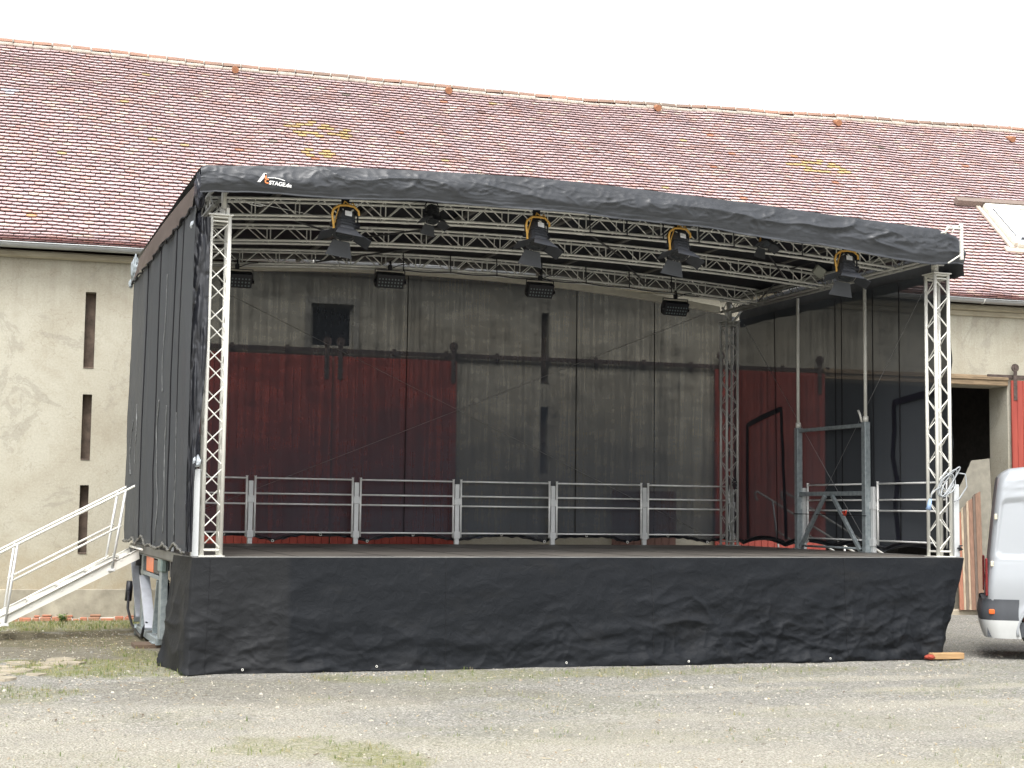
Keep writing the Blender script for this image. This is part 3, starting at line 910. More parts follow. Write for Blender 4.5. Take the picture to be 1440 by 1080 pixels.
# arched roof trusses along x
def roof_truss(y0, dz, sep=.26, mC=M_ALU_DARK):
    H = .225
    xs = [0.12+(W-.24)*i/36 for i in range(37)]
    ch = MB()
    for dy in (0, sep):
        ch.tube([(x, y0+dy, arch(x)+dz) for x in xs], .0195, 8)
        ch.tube([(x, y0+dy, arch(x)+dz-H) for x in xs], .0195, 8)
    # sleeve joints
    for x in (2.8, 5.4, 8.0):
        for dy in (0, sep):
            for h in (0, -H): ch.tube([(x-.06, y0+dy, arch(x-.06)+dz+h), (x+.06, y0+dy, arch(x+.06)+dz+h)], .023, 8)
    o = ch.build('roof_truss', mC, stage)
    lt = MB()
    bays = 18; w = (W-.24)/bays
    for dy in (0, sep):
        for k in range(bays+1):
            x = .12+k*w
            lt.tube([(x, y0+dy, arch(x)+dz-H), (x, y0+dy, arch(x)+dz)], .0088, 6, False)
            if k < bays:
                xm = x+w/2
                lt.tube([(x+.03, y0+dy, arch(x)+dz-H), (xm-.01, y0+dy, arch(xm)+dz)], .0088, 6, False)
                lt.tube([(xm+.01, y0+dy, arch(xm)+dz), (x+w-.03, y0+dy, arch(x+w)+dz-H)], .0088, 6, False)
    for k in range(bays):
        x = .12+k*w; x2 = x+w
        for h in (0, -H):
            if k % 2: continue
            lt.tube([(x, y0, arch(x)+dz+h), (x, y0+sep, arch(x)+dz+h)], .009, 6, False)
    lt.build('lattice', mC, o)
M_TRUSS = mat('roof_truss_alu', (0.84, 0.84, 0.80), .38, .15, var=.12, scale=6)
roof_truss(0.95, 0.0, mC=M_TRUSS); roof_truss(2.90, 0.0, mC=M_TRUSS); roof_truss(5.15, 0.01, mC=M_TRUSS)
# side beams along y
for x in (.16, W-.16):
    sb_ = MB()
    for dx in (-.09, .09):
        for z in (5.94, 5.74): sb_.tube([(x+dx, .35, z), (x+dx, 6.5, z)], .0245, 8)
        for k in range(12):
            y = .35+k*.51
            sb_.tube([(x+dx, y, 5.74), (x+dx, y+.255, 5.94), (x+dx, y+.51, 5.74)], .009, 6, False)
    sb_.build('side_beam', M_ALU_DARK, stage)
# front tube, purlins
ft = MB(); ft.tube([(x*.1, .06, arch(x*.1)+.05) for x in range(1, 107, 3)], .026, 10); ft.build('front_pipe', M_ALU_DARK, stage)
for x in (1.0, 2.45, 3.9, 5.37, 6.8, 8.3, 9.7):
    pu = MB(); pu.box(x-.035, x+.035, -.2, 6.5, arch(x)+.035, arch(x)+.095, .004)
    pu.build('purlin', mat('purlin_steel', (0.17, 0.165, 0.155), .5, .4), stage)
dg = MB()
for (xa, ya, xb, yb) in ((1.0, 1.1, 2.45, 2.9), (2.45, 2.9, 3.9, 1.1), (8.3, 1.1, 9.7, 2.9), (6.8, 3.0, 8.3, 5.1), (2.45, 5.1, 3.9, 3.0), (9.7, 3.0, 10.5, 5.1), (5.37, 1.1, 6.8, 2.9)):
    dg = MB(); dg.tube([(xa, ya, arch(xa)-.18), (xb, yb, arch(xb)-.18)], .014, 6)
    dg.build('diagonal_brace', M_DARKSTEEL, stage)
# rear cream keder rail
kr_tab = [(0.2, 5.80), (1.34, 5.90), (3.21, 6.065), (4.73, 6.10), (6.86, 6.03), (8.82, 5.885), (10.43, 5.78)]
def krz(x): 
    return 5.775+.33*(1-((x-4.95)/5.55)**2)
kr = MB()
pr = [(-.04, -.02), (-.02, .10), (.05, .10), (.05, -.02)]
xs = [.2+i*.25 for i in range(42)]
for xa, xb in zip(xs, xs[1:]):
    for k in range(4):
        (y0, z0), (y1, z1) = pr[k], pr[(k+1) % 4]
        kr.quad(Vector((xa, 6.5+y0, krz(xa)-.04+z0)), Vector((xb, 6.5+y0, krz(xb)-.04+z0)), Vector((xb, 6.5+y1, krz(xb)-.04+z1)), Vector((xa, 6.5+y1, krz(xa)-.04+z1)), True)
kr.build('rear_rail', M_CREAM, stage)
# canopy: top sheet and front valance
vt_tab = [(-.2, 6.045), (-.13, 6.08), (1.5, 6.21), (2.6, 6.26), (4.2, 6.31), (5.6, 6.285), (7.2, 6.235), (8.9, 6.16), (10.3, 6.11), (10.65, 6.02), (10.84, 5.90)]
vb_tab = [(-.2, 5.74), (0, 5.765), (.8, 5.79), (2.2, 5.84), (3.5, 5.88), (5.6, 5.86), (7.0, 5.80), (8.3, 5.72), (10.2, 5.58), (10.84, 5.63)]
def sm_i(tab, x):
    return (interp(tab, x-.4)+interp(tab, x)*2+interp(tab, x+.4))/4 if -.0 < x < 10.0 else interp(tab, x)
cp = MB()
NU = 330
def val(u, v):
    x = -.2+11.04*u
    zt, zb = sm_i(vt_tab, x), sm_i(vb_tab, x)
    zb += .012*math.sin(x*3.1)+.008*fb(x*2.2, 1, 5)
    z = zt+(zb-zt)*v
    wr = .5*fb(x*.7, z*2, 9)+1.0*crease(x*.8+z*1.2, z*3.2-x*.3, 1.3)+.5*crease(x*1.9-z*2.4, z*4.4+x*.7, 4.1)+.35*crease(x*3.6+z*4, z*7-x*1.5, 8.2)+.25*crease(x*6-z*9, z*9+x*3, 3.2)
    env = math.sin(PI*min(1, v*1.15+.04))**.7 if v < .83 else .35
    y = -.34-.05*math.sin(PI*v)-.036*(wr-.35)*max(.12, env)
    if x > 10.6: y += (x-10.6)**1.5*.9
    if v > .965: y -= .012
    return (x, y, z)
cp.grid(val, 620, 40)
def topf(u, v):
    x = -.2+11.04*u
    y = -.335+7.05*v
    zf = sm_i(vt_tab, x)
    zb = 5.96+.31*(1-((x-5.2)/5.7)**2)
    z = zf+(zb-zf)*smooth01(v)
    k = min(1, v/.02)
    sag = -.018*(1-math.cos(2*PI*x/1.45))/2*math.sin(PI*v)
    if x > 10.6: y += max(0, (x-10.6)**1.5*.9*(1-v))
    return (x, y, z+.01*k+sag+.006*fb(x, y, 2))
cp.grid(topf, 160, 30)
canopy = cp.build('canopy', M_CANOPY, stage)
ln_ = MB()  # added dark sheet: cancels the warm ground bounce on the canopy underside
def lnf(u, v):
    p = topf(.012+.975*u, .02+.955*v); return (p[0], p[1], min(p[2]-.03, 6.29))
ln_.grid(lnf, 120, 24)
ln_.build('dark_underside', mat('canopy_underside_dark', (0.009, 0.0115, 0.018), .6, var=.25, scale=2, spec=.3), canopy)
# sheer side flaps hanging from the roof edge
def flap(X, sgn, zb_):
    mb = MB()
    def f(u, v):
        y = -.12+6.72*u
        zt = 5.90+.06*math.sin(PI*u)
        z = zt+(zb_-zt)*v+.012*math.sin(y*2.6)*v+.02*fb(y*1.3, 0, X)*v
        return (X+sgn*(.03*v+.03*ridged(y*1.3, z*1.5, 2)*v), y, z)
    mb.grid(f, 110, 10)
    return mb
flap(XL-.05, -1, 5.60).build('left_flap', M_SCRIM_FLAP, canopy)
fm = flap(XR+.02, 1, 5.50)
fm.build('right_flap', mat('flap_fabric', (0.05, 0.053, 0.056), .7, var=.15), canopy)
# rolled hem along the flap bottom
hm = MB(); hm.tube([(XL-.085-.02*math.sin(i), -.12+6.72*i/60, 5.595+.012*math.sin((-.12+6.72*i/60)*2.6)+.01*math.sin(i*1.9)) for i in range(61)], .014, 6)
hm.build('flap_hem', M_SEAM, canopy)
# folded corner tarpaulin, front left, and grey corner at the rear left
def crumple(cx, cy, cz, sx, sy, sz, seed, n=22):
    mb = MB()
    vs = []; fs = []
    for j in range(n+1):
        th = PI*j/n
        for i in range(2*n):
            ph = PI*i/n
            d = Vector((math.sin(th)*math.cos(ph), math.sin(th)*math.sin(ph), math.cos(th)))
            k = 1+.32*fb(d.x*2.2+seed, d.y*2.2, d.z*1.5)+.16*ridged(d.x*5+seed, d.y*5, d.z*2)
            vs.append(Vector((cx+d.x*sx*k, cy+d.y*sy*k, cz+d.z*sz*k)))
    for j in range(n):
        for i in range(2*n):
            fs.append((j*2*n+i, j*2*n+(i+1) % (2*n), (j+1)*2*n+(i+1) % (2*n), (j+1)*2*n+i))
    mb.add(vs, fs, True)
    return mb
crumple(-.17, -.16, 5.80, .055, .14, .20, 1).build('folded_corner', M_NAVY, canopy)
crumple(-.16, -.02, 5.45, .035, .09, .13, 2).build('folded_corner', M_NAVY, canopy)
crumple(-.235, 6.35, 5.80, .05, .30, .19, 3).build('grey_corner_tarp', mat('grey_tarp', (.30, .34, .36), .5, var=.3, scale=8), canopy)
crumple(-.26, 6.62, 5.60, .03, .06, .06, 4).build('grey_corner_tarp', mat('grey_tarp', (.30, .34, .36)), canopy)
crumple(-.22, .05, 5.42, .02, .12, .035, 5).build('grey_strap_end', mat('grey_strap', (.50, .54, .58), .5, var=.4, scale=30), canopy)
# white corner bracket, front right
cb = MB()
cb.box(10.60, 10.645, -.50, -.46, 5.66, 6.19, .006)
cb.tube([(10.62, -.48, 5.74), (10.40, -.46, 5.60)], .012, 6)
cb.tube([(10.38, -.48, 6.09), (10.62, -.48, 6.165)], .014, 6)
cb.box(10.38, 10.62, -.50, -.47, 6.10, 6.125, .004)
cb.tube([(10.34, -.48, 6.02), (10.40, -.48, 6.14)], .016, 6); cb.tube([(10.28, -.47, 6.03), (10.36, -.48, 6.05)], .013, 6); cb.tube([(10.46, -.48, 6.04), (10.50, -.48, 6.12)], .014, 6)
cb.build('corner_bracket', M_ALU, stage)
# turnbuckle and chain behind the logo
tb = MB()
tb.tube([(.42, -.05, 5.72), (.50, -.05, 5.735), (.58, -.05, 5.72), (.66, -.05, 5.71), (.58, -.05, 5.695), (.50, -.05, 5.70)], .008, 6, closed=True)
for k in range(3): tb.tube([(.29+k*.05+.02*math.cos(q*PI/4), -.05, 5.745-.003*k+.016*math.sin(q*PI/4)) for q in range(8)], .006, 5, closed=True)
tb.tube([(.66, -.05, 5.71), (1.7, .3, 5.66)], .004, 5)
tb.build('turnbuckle', M_ALU_DARK, stage)
cl = MB()
cl.tube([(W-S+.075, .1, 5.62), (W-S+.075, .1, 5.70)], .055, 10); cl.tube([(W-S+.02, .06, 5.66), (W-S+.2, .06, 5.67)], .014, 6)
cl.build('clamp', M_ALU, stage)

# logo on the valance: lettering as thin raised fabric print
def text_part(txt, size, x, y, z, m_, parent, shear=0.0, bold=.0):
    cu = bpy.data.curves.new('lettering', 'FONT')
    cu.body = txt; cu.size = size; cu.extrude = .002; cu.offset = bold; cu.shear = shear
    ob = bpy.data.objects.new('lettering', cu); COL.objects.link(ob)
    dgp = bpy.context.evaluated_depsgraph_get(); dgp.update()
    mesh = bpy.data.meshes.new_from_object(ob.evaluated_get(dgp))
    bpy.data.objects.remove(ob)
    for v_ in mesh.vertices:
        a_, b_, c_ = v_.co
        v_.co = Vector((x+a_, y-c_-.0, z+b_-.06*(a_+x-.5)))
    mesh.materials.clear(); mesh.materials.append(m_)
    o = bpy.data.objects.new('lettering', mesh); COL.objects.link(o); o.parent = parent
    return o
LY = -.455
text_part('STAGE.de', .066, .605, LY, 5.895, M_LOGO_W, canopy, .12, .0016)
lg = MB()
def logoq(pts, mb=lg):
    f = [Vector((a_, LY-.003, b_)) for a_, b_ in pts]; g = [Vector((a_, LY, b_)) for a_, b_ in pts]
    mb.poly(f); mb.poly(g[::-1])
    for k in range(len(f)): mb.quad(f[k], f[(k+1) % len(f)], g[(k+1) % len(f)], g[k])
logoq([(.465, 5.905), (.50, 5.905), (.572, 6.0), (.575, 6.02), (.545, 6.022)])
sw = [(.59+.21*i/10, 5.972+.012*math.sin(PI*i/10)-.002*i) for i in range(11)]
logoq(sw+[(a_, b_-.009) for a_, b_ in sw[::-1]])
lg.build('logo_mark', M_LOGO_W, canopy)
lo = MB()
logoq([(.550, 6.012), (.570, 6.014), (.578, 5.955), (.558, 5.93)], lo)
arc = [(.585+.032*math.cos(q), 5.925+.032*math.sin(q)) for q in [math.radians(50+i*26) for i in range(11)]]
arc2 = [(.585+.016*math.cos(q), 5.925+.016*math.sin(q)) for q in [math.radians(50+i*26) for i in range(11)]]
for k in range(10): logoq([arc[k], arc[k+1], arc2[k+1], arc2[k]], lo)
lo.build('logo_mark', M_LOGO_O, canopy)

# guard rail posts fixed to the deck edge
post = MB(); post.box(-.04, .04, -.03, .03, 0, 1.04, .006); post.box(-.055, .055, -.045, .045, .10, .22, .006); post.box(-.055, .055, -.045, .045, .68, .80, .006)
PX0, PP, YR = 1.7793, 1.7955, 6.566
M_POST = mat('rail_post', (0.66, 0.67, 0.66), .45, .25, var=.08)
pm = None
for k in range(-1, 6):
    if pm is None:
        pm = post.build('rail_post', M_POST, stage); pm.location = (PX0+PP*k+.03, YR+.02, DK)
    else:
        o = pm.copy(); COL.objects.link(o); o.parent = stage; o.location = (PX0+PP*k, YR+.02, DK)
bigp = MB(); bigp.box(-.05, .05, -.045, .045, -.1, 1.05, .006)
for k_, (x, y) in enumerate(((-.085, .03), (W+.10, .03))):
    o = MB(); o.box(-.045, .045, -.04, .04, .002, 1.05, .006); oo = o.build('corner_post', mat('corner_post', (.66, .68, .68), .4, .4, var=.05), stage); oo.location = (x, y, DK+.001)
for y in (2.08, 4.15):
    for x in (-.085, W+.085):
        o = pm.copy(); COL.objects.link(o); o.parent = stage; o.location = (x, y, DK); o.rotation_euler = (0, 0, PI/2)
# hoisting frame at the right edge, galvanised
lf = MB()
FX = W+.02
for y in (2.18, 4.22): lf.box(FX-.05, FX+.05, y-.055, y+.055, DK+.002, 3.47, .006)
lf.box(FX-.03, FX+.03, 2.236, 4.164, 3.39, 3.45, .004)
lf.box(FX-.03, FX+.03, 2.236, 4.164, 2.30, 2.37, .004)
for y in (2.18, 4.22): lf.box(FX-.075, FX+.075, y-.08, y+.08, DK+.0025, DK+.02)
lfo = lf.build('hoist_frame', M_GALV, stage)
ld = MB()
def beam(mb, p, q, w, d=None):
    p, q = Vector(p), Vector(q); L = (q-p).length
    rot = (q-p).to_track_quat('Z', 'X').to_matrix().to_4x4(); rot.translation = p
    d = d or w
    mb.box(-w/2, w/2, -d/2, d/2, 0, L, .003, M=rot)
beam(ld, (FX-.04, 4.10, DK+.03), (FX-.04, 3.32, 2.30), .055)
beam(ld, (FX-.04, 2.30, DK+.03), (FX-.04, 3.10, 2.30), .055)
ld.tube([(FX-.04, 4.1, DK+.06), (FX-.04, 2.3, DK+.06)], .018, 8)
ld.build('diagonal_strut', M_GALV, lfo)
for y in (2.18, 4.22):
    pq = MB(); pq.tube([(FX, y, 3.47), (FX, y, 5.72)], .028, 10); pq.tube([(FX, y, 3.47), (FX, y, 3.56)], .045, 10)
    pq.build('telescopic_pole', M_ALU, lfo)
hk = MB(); hk.tube([(FX-.03, 2.24, 3.47), (FX-.04, 2.28, 3.60), (FX-.04, 2.33, 3.66)], .018, 8); hk.build('handle', M_ALU, lfo)
rr_ = MB(); rr_.tube([(FX-.08, 2.66, 1.98), (FX-.10, 2.60, 2.06), (FX-.09, 2.72, 2.04), (FX-.08, 2.66, 1.98)], .018, 6); rr_.build('red_strap', mat('red_strap', (.6, .06, .03), .6), lfo)
ty = MB(); ty.tube([(FX-.06, 2.10, 1.98), (FX-.06, 4.30, 2.0)], .007, 6); ty.build('black_tie', M_SEAM, lfo)
# chassis frame, left side
ch = MB()
CXL = -.02
def bar(y0, z0, y1, z1, w, d=.07, x=CXL, mb=ch): beam(mb, (x, y0, z0), (x, y1, z1), d, w)
bar(3.35, 1.28, 5.8, 1.28, .10); bar(3.4, .99, 5.65, .99, .09, .06)
bar(5.5, .09, 5.5, 1.30, .22, .08); bar(3.22, .16, 3.22, 1.33, .27, .09, CXL-.006)
bar(3.7, .94, 4.06, .18, .18, .05, CXL+.05); bar(3.4, .10, 6.2, .10, .12, .09, CXL-.003)
bar(6.6, 1.2, 6.6, .15, .16, .05, CXL+.06)
cho = ch.build('chassis_frame', M_GALV, stage)
wst = MB(); bar(5.35, .93, 4.42, .20, .15, .05, CXL-.02, wst); bar(6.74, 1.19, 5.70, .28, .12, .04, CXL-.03, wst)
wst.build('diagonal_strut', mat('pale_strut', (.46, .48, .52), .45, .3, var=.1), cho)
of = MB(); of.box(CXL-.05, CXL-.036, 4.05, 4.90, 1.035, 1.26, .006)
of.build('reflector', M_ORANGE, cho)
ob2 = MB(); ob2.box(CXL-.05, CXL-.04, 3.4, 4.02, 1.04, 1.23, .004)
ob2.build('plate', M_BLACKPL, cho)
gd = MB(); gd.box(CXL-.07, CXL+.02, 3.05, 3.42, 1.08, 1.34, .02)
gd.build('corner_casting', mat('grey_green_casting', (.26, .33, .31), .5, .3, var=.2), cho)
jk = MB(); jk.tube([(CXL, 3.7, .065), (CXL, 3.7, .15)], .05, 12); jk.box(CXL-.10, CXL+.10, 3.52, 3.88, .064, .078, .004)
jk.tube([(CXL-.05, 5.9, .16), (CXL-.05, 5.9, .0)], .04, 10)
jk.build('jack_foot', M_GALV, cho)
hs2 = MB(); hs2.tube([(-.1, 6.9, .62), (-.12, 6.8, .35), (-.1, 6.3, .12), (-.1, 5.4, .05), (-.13, 4.7, .06), (-.13, 4.5, .2), (-.08, 4.5, .3)], .022, 8)
hs2.tube([(-.08, 6.95, .78), (-.1, 6.97, .46)], .055, 8)
hs2.build('hose', M_BLACKPL, cho)
for bb_ in ((.02, .10, 3.5, 3.9, .62, .92), (-.17, -.125, 5.7, 6.5, 1.22, 1.36)):
    bl = MB(); bl.box(*bb_, .01); bl.build('fitting_box', M_BLACKPL, cho)
rl2 = MB(); rl2.tube([(-.2, 4.4, 1.36), (-.2, 6.0, 1.37)], .018, 8)
rl2.build('latch_bar', M_ALU, cho)

# ------------------------------------------------------------ guard rails: each panel its own thing
M_RAIL = mat('guardrail_aluminium', (0.86, 0.86, 0.83), 0.4, 0.1, var=0.08, scale=9)
def guardrail(w):
    t_ = thing('guardrail', 'x', 'guardrail')
    z = [.19, .70, .86, 1.09]; zz = [.19, .66, .83, 1.085]
    for s in (-1, 1):
        u_ = MB(); u_.tube([(s*(w/2-.07), 0, .12), (s*(w/2-.07), 0, 1.11)], .018, 10); u_.tube([(s*(w/2-.07), 0, 1.11), (s*(w/2-.07), 0, 1.122)], .022, 10)
        u_.tube([(s*(w/2-.07), 0, .15), (s*(w/2-.035), 0, .15)], .014, 8); u_.tube([(s*(w/2-.07), 0, .74), (s*(w/2-.035), 0, .74)], .014, 8)
        u_.build('upright', M_RAIL, t_)
    for q in zz:
        u_ = MB(); u_.tube([(-(w/2-.075), 0, q), (w/2-.075, 0, q)], .0145, 8); u_.build('crossbar', M_RAIL, t_)
    return t_
G1 = 'guard rail panels along the back of the stage'
g0 = guardrail(PP)
ordn = ['Short-looking guardrail panel half hidden behind the front left tower', 'guardrail panel at the back, first full one right of the front left tower',
        'guardrail panel at the back, second full one from the left', 'guardrail panel at the back, third full one, in front of the grey wall',
        'guardrail panel at the back, second left from the rear right tower', 'guardrail panel at the back, touching the rear right tower']
for k in range(6):
    loc = (PX0+PP*(k-1)+PP/2, YR, DK)
    if k == 0: g0.location = loc; g0['label'] = ordn[0].lower(); g0['group'] = G1
    else: dup(g0, loc, ordn[k], group=G1)
gs_ = guardrail(1.9)
G2 = 'guard rail panels along the stage sides'
gs_.location = (W+.10, 3.17, DK); gs_.rotation_euler = (0, 0, PI/2); gs_['label'] = 'aluminium guardrail panel behind the galvanised hoist frame'; gs_['group'] = G2
dup(gs_, (W+.10, 1.10, DK), 'aluminium guardrail panel between the hoist frame and the front right tower', PI/2, G2)
dup(gs_, (-.10, 1.10, DK), 'aluminium guardrail panel inside the left mesh next to the front left tower', PI/2, G2)
dup(gs_, (-.10, 3.17, DK), 'aluminium guardrail panel inside the left mesh, farther back', PI/2, G2)

# ------------------------------------------------------------ fabrics hanging on the stage
sk = MB()
def skf(u, v):
    # u runs from the left return round the corner to the right end; v downwards
    L1 = 1.05; Lt = L1+11.12
    d = u*Lt
    zt = DK-.004
    if d < L1:
        k = d/L1
        x = XL+.03-.06*(1-k); y = .90-(.90+.155)*k
        nx_, ny_ = -1.0, 0.0
        flare = .02*(1-k)+.05*v+.03*v*(1-k)
        bz = 0.0
        x -= flare+.05*v*ridged(y*2+3, v*2.5, 2)+.07*v*crease(y*1.6+v, v*3.2-y, 5)
        y += .02*v*math.sin(k*9)
    else:
        k = (d-L1)/(Lt-L1)
        x = XL+.03+(XR-.06-XL-.03)*k; y = YF-.035
        fl_ = .06*v+.02
        x -= .05*v*max(0, 1-k*9)
        if k > .955: x -= (k-.955)/.045*.43*v**1.1
        wr = .45*fb(x*.5, v*1.6, 2)+.35*fb(x*1.6+v, v*5, 4)+.9*crease(x*.55+v*.9, v*1.5-x*.2, 3.3)+.45*crease(x*1.1-v*1.5, v*2.4+x*.5, 7.1)+.35*crease(x*2.1+v*2.2, v*3.4-x*.9, 11)+.3*crease(x*3.4-v*3.1, v*5+x*1.2, 15)
        low = smooth01((v-.55)/.4)
        amp = (.014+.046*smooth01(v*1.3)+.036*low)*(0.35+0.65*max(0, fb(x*.33, v*.5, 8)+.55))
        y -= fl_+amp*(wr-.3)
        # horizontal slump folds near the ground
        y -= .045*low*max(0, math.sin(v*19+x*.35+2.2*fb(x*.4, 0, 6)))*(.4+.6*abs(fb(x*.6, 1, 1))*2)
        if k < .1: y -= .05*v*math.sin(k*60+v*2)*(1-k*10)
        if k > .93: y -= .10*v*v*math.sin((k-.93)*55)
    g = gz(x, y)
    z = zt+(g+.004-zt)*v
    if d >= L1: z += .020*v*max(0, fb(x*.9, 2, 4))
    # crisp corner with soft rounding
    return (x, y, z)
sk.grid(skf, 760, 76)
skirt = tag(sk.build('stage_skirt', M_SKIRT), 'wrinkled black fabric skirt hanging from the front edge of the stage to the ground', 'skirt')
# see a slightly lighter seam panel and grommets
for x in (0.02, 3.0, 5.9, 8.9):
    se = MB()
    u0 = (1.05+(x-(XL-.03)))/12.17
    pts = [Vector(skf(u0, v/40))+Vector((0, -.004, 0)) for v in range(41)]
    se.tube(pts, .003, 4)
    se.build('seam', mat('skirt_seam', (.006, .007, .009), .7), skirt)
for x in (0.45, 2.1, 4.65, 8.6, 6.4):
    u0 = (1.05+(x-(XL-.03)))/12.17
    p = Vector(skf(u0, .965))+Vector((0, -.008, 0))
    gm_ = MB(); gm_.tube([p+Vector((.012*math.cos(q*PI/5), 0, .012*math.sin(q*PI/5))) for q in range(10)], .004, 6, closed=True)
    gm_.build('grommet', M_ALU, skirt)

# back mesh
bm_ = MB()
def back_bottom(x):
    ph = (x-.55)/1.62
    return DK+.035+.11*abs(math.sin(PI*ph))**.8+.015*fb(x*2, 0, 3)
def bf(u, v):
    x = .02+(XR+.05-.02)*u
    zt = krz(x)-.02
    zb = back_bottom(x)
    z = zt+(zb-zt)*v
    y = 6.72+.03*math.sin(x*1.9)+.02*fb(x*1.5, z*.3, 5)+.03*v*math.sin(x*3.9)
    return (x, y, z)
bm_.grid(bf, 200, 40)
backm = tag(bm_.build('backdrop_mesh', M_SCRIM_BACK), 'sheer black mesh backdrop stretched across the rear of the stage', 'mesh curtain')
for x in (4.45, 7.64, 9.2):
    s_ = MB(); s_.box(x-.009, x+.009, 6.675, 6.68, back_bottom(x), krz(x)-.02)
    s_.build('seam', M_SEAM, backm)
hb = MB()
def hemf(u, v):
    x = .02+(W-.02)*u
    zb = back_bottom(x)
    ph = (x-.55)/1.62
    gather = abs(math.cos(PI*ph))
    z = zb+.02+(.085)*(v-.5)*(1-.45*gather)+.012*math.sin(x*31+v*5)*gather
    y = 6.655+.02*math.sin(v*PI*3+x*7)+.018*ridged(x*6, v*3, 2)
    return (x, y, z)
hb.grid(hemf, 420, 10)
hb.build('hem', M_SATIN, backm)
gk = 0
for k in range(7):
    x = .55+1.62*k
    if x > W-.3: continue
    for dx in (0, .81):
        p = Vector((x+dx, 6.62, back_bottom(x+dx)+.015))
        if p.x > W-.2: continue
        g_ = MB(); g_.tube([p+Vector((.02*math.cos(q*PI/5), 0, .02*math.sin(q*PI/5))) for q in range(10)], .007, 6, closed=True); g_.build('grommet', M_ALU, backm)

# right side mesh
def right_bottom(y): return DK+.04+.10*abs(math.sin(PI*(y-.3)/1.5))**.8
rm = MB()
def rf(u, v):
    y = .06+6.68*u
    zt = 5.62; zb = right_bottom(y)
    z = zt+(zb-zt)*v
    edge = smooth01(1-(y+.1)/.9)
    x = XR+.01+.02*math.sin(y*2.3)+edge*(.03*math.sin(PI*v)*(1.3+1.5*fb(0, z*1.5, 3))-.10)
    return (x, y, z)
rm.grid(rf, 110, 60)
rmo_ = tag(rm.build('side_mesh', M_SCRIM_SIDE), 'sheer black mesh wall closing the right side of the stage', 'mesh curtain')
for y in (1.41, 3.05, 3.25, 5.08, 2.1):
    s_ = MB(); s_.tube([(XR-.012+.02*math.sin(y*2.3), y+(.10*k/10 if y > 5 else 0), right_bottom(y)+(5.6-right_bottom(y))*k/10) for k in range(11)], .008, 5); s_.build('seam', M_SEAM, rmo_)
def strip(pts, w, mb, nrm=(1, 0, 0)):
    n_ = Vector(nrm); pts = [Vector(p) for p in pts]
    out = []
    for i, p in enumerate(pts):
        t_ = (pts[min(i+1, len(pts)-1)]-pts[max(i-1, 0)]).normalized()
        s__ = n_.cross(t_).normalized()*w/2
        out.append((p-s__, p+s__))
    for (a_, b_), (c_, d_) in zip(out, out[1:]):
        mb.quad(a_, b_, d_, c_, True); 
        mb.quad(a_+n_*.004, c_+n_*.004, d_+n_*.004, b_+n_*.004, True)
for (pts) in (([(6.15, 1.55), (6.18, 2.6), (6.17, 3.62), (5.6, 3.74), (4.97, 3.85), (4.92, 3.2), (4.86, 2.3), (4.80, 1.55)]),
              ([(0.45, 3.85), (1.0, 3.80), (1.57, 3.74), (1.55, 3.3), (1.60, 2.9), (1.48, 2.5), (1.55, 2.1), (1.45, 1.5)])):
    zp = MB()
    den = []
    for (a_, b_) in zip(pts, pts[1:]):
        for q in range(8):
            k = q/8; den.append((a_[0]+(b_[0]-a_[0])*k, a_[1]+(b_[1]-a_[1])*k))
    den.append(pts[-1])
    strip([(XR-.02, a_+.012*fb(b_*3, a_, 2), b_) for a_, b_ in den], .10, zp)
    zp.build('door_zip', M_NAVY, rmo_)
hr = MB()
def hemr(u, v):
    y = -.1+6.7*u
    return (XR-.03+.02*math.sin(v*9+y*6), y, right_bottom(y)+.02+.085*(v-.5))
hr.grid(hemr, 200, 8); hr.build('hem', M_SATIN, rmo_)

# left side mesh, nearly opaque from outside
lm = MB()
def left_bottom(y):
    return 1.42+.10*abs(math.sin(PI*(y+.1)/1.25))**1.2*(.6+.5*math.sin(y*1.7))+.02*fb(y*1.7, 0, 9)
def lfn(u, v):
    y = -.16+6.66*u
    zt = 5.63
    zb = left_bottom(y)
    z = zt+(zb-zt)*v
    x = XL-.045-.012*math.sin(y*5.3)-.02*math.sin(PI*v)*(1+.3*math.sin(y*2.1))-.02*ridged(y*1.4, z*.35, 4)
    x -= .012*smooth01((v-.55)/.3)*ridged(y*3.1, z*1.2, 6)
    yy = y+smooth01((u-.93)/.07)*(.10*fb(z*.9, 0, 2)+.16*v)
    if u < .06: yy += (1-u/.06)*(.03*fb(z*1.4, 3, 1))
    return (x, yy, z)
lm.grid(lfn, 170, 90)
lmo = tag(lm.build('side_mesh', M_SCRIM_LEFT), 'dense grey-black mesh wall hanging down the left side of the stage', 'mesh curtain')
for y in (1.3, 2.9, .75, 4.6):
    s_ = MB(); s_.tube([Vector(lfn((y+.16)/6.66, v/30))+Vector((-.008, 0, 0)) for v in range(31)], .009 if y > 1 else .006, 5); s_.build('seam', M_SEAM, lmo)
def zipper(y, v0, v1, amp, w, seed):
    s_ = MB()
    pts = []
    for i in range(60):
        v = v0+(v1-v0)*i/59
        yy = y+amp*fb(v*3.5, seed, 1, 2)+.03*math.sin(v*17+seed)
        pts.append(Vector(lfn((yy+.16)/6.66, v))+Vector((-.012, 0, 0)))
    s_.tube(pts, [w*(.35+.65*abs(fb(i*.11, seed, 3, 2))*2) for i in range(60)], 5)
    s_.build('zip', M_ZIP, lmo)
zipper(2.25, .12, .50, .15, .008, 1); zipper(2.55, .52, .98, .30, .011, 2); zipper(1.65, .56, .96, .12, .009, 3)
zipper(.68, .60, .97, .06, .008, 4); zipper(5.2, .50, .72, .3, .010, 6); zipper(5.9, .55, .75, .4, .010, 7)
fw_ = MB()
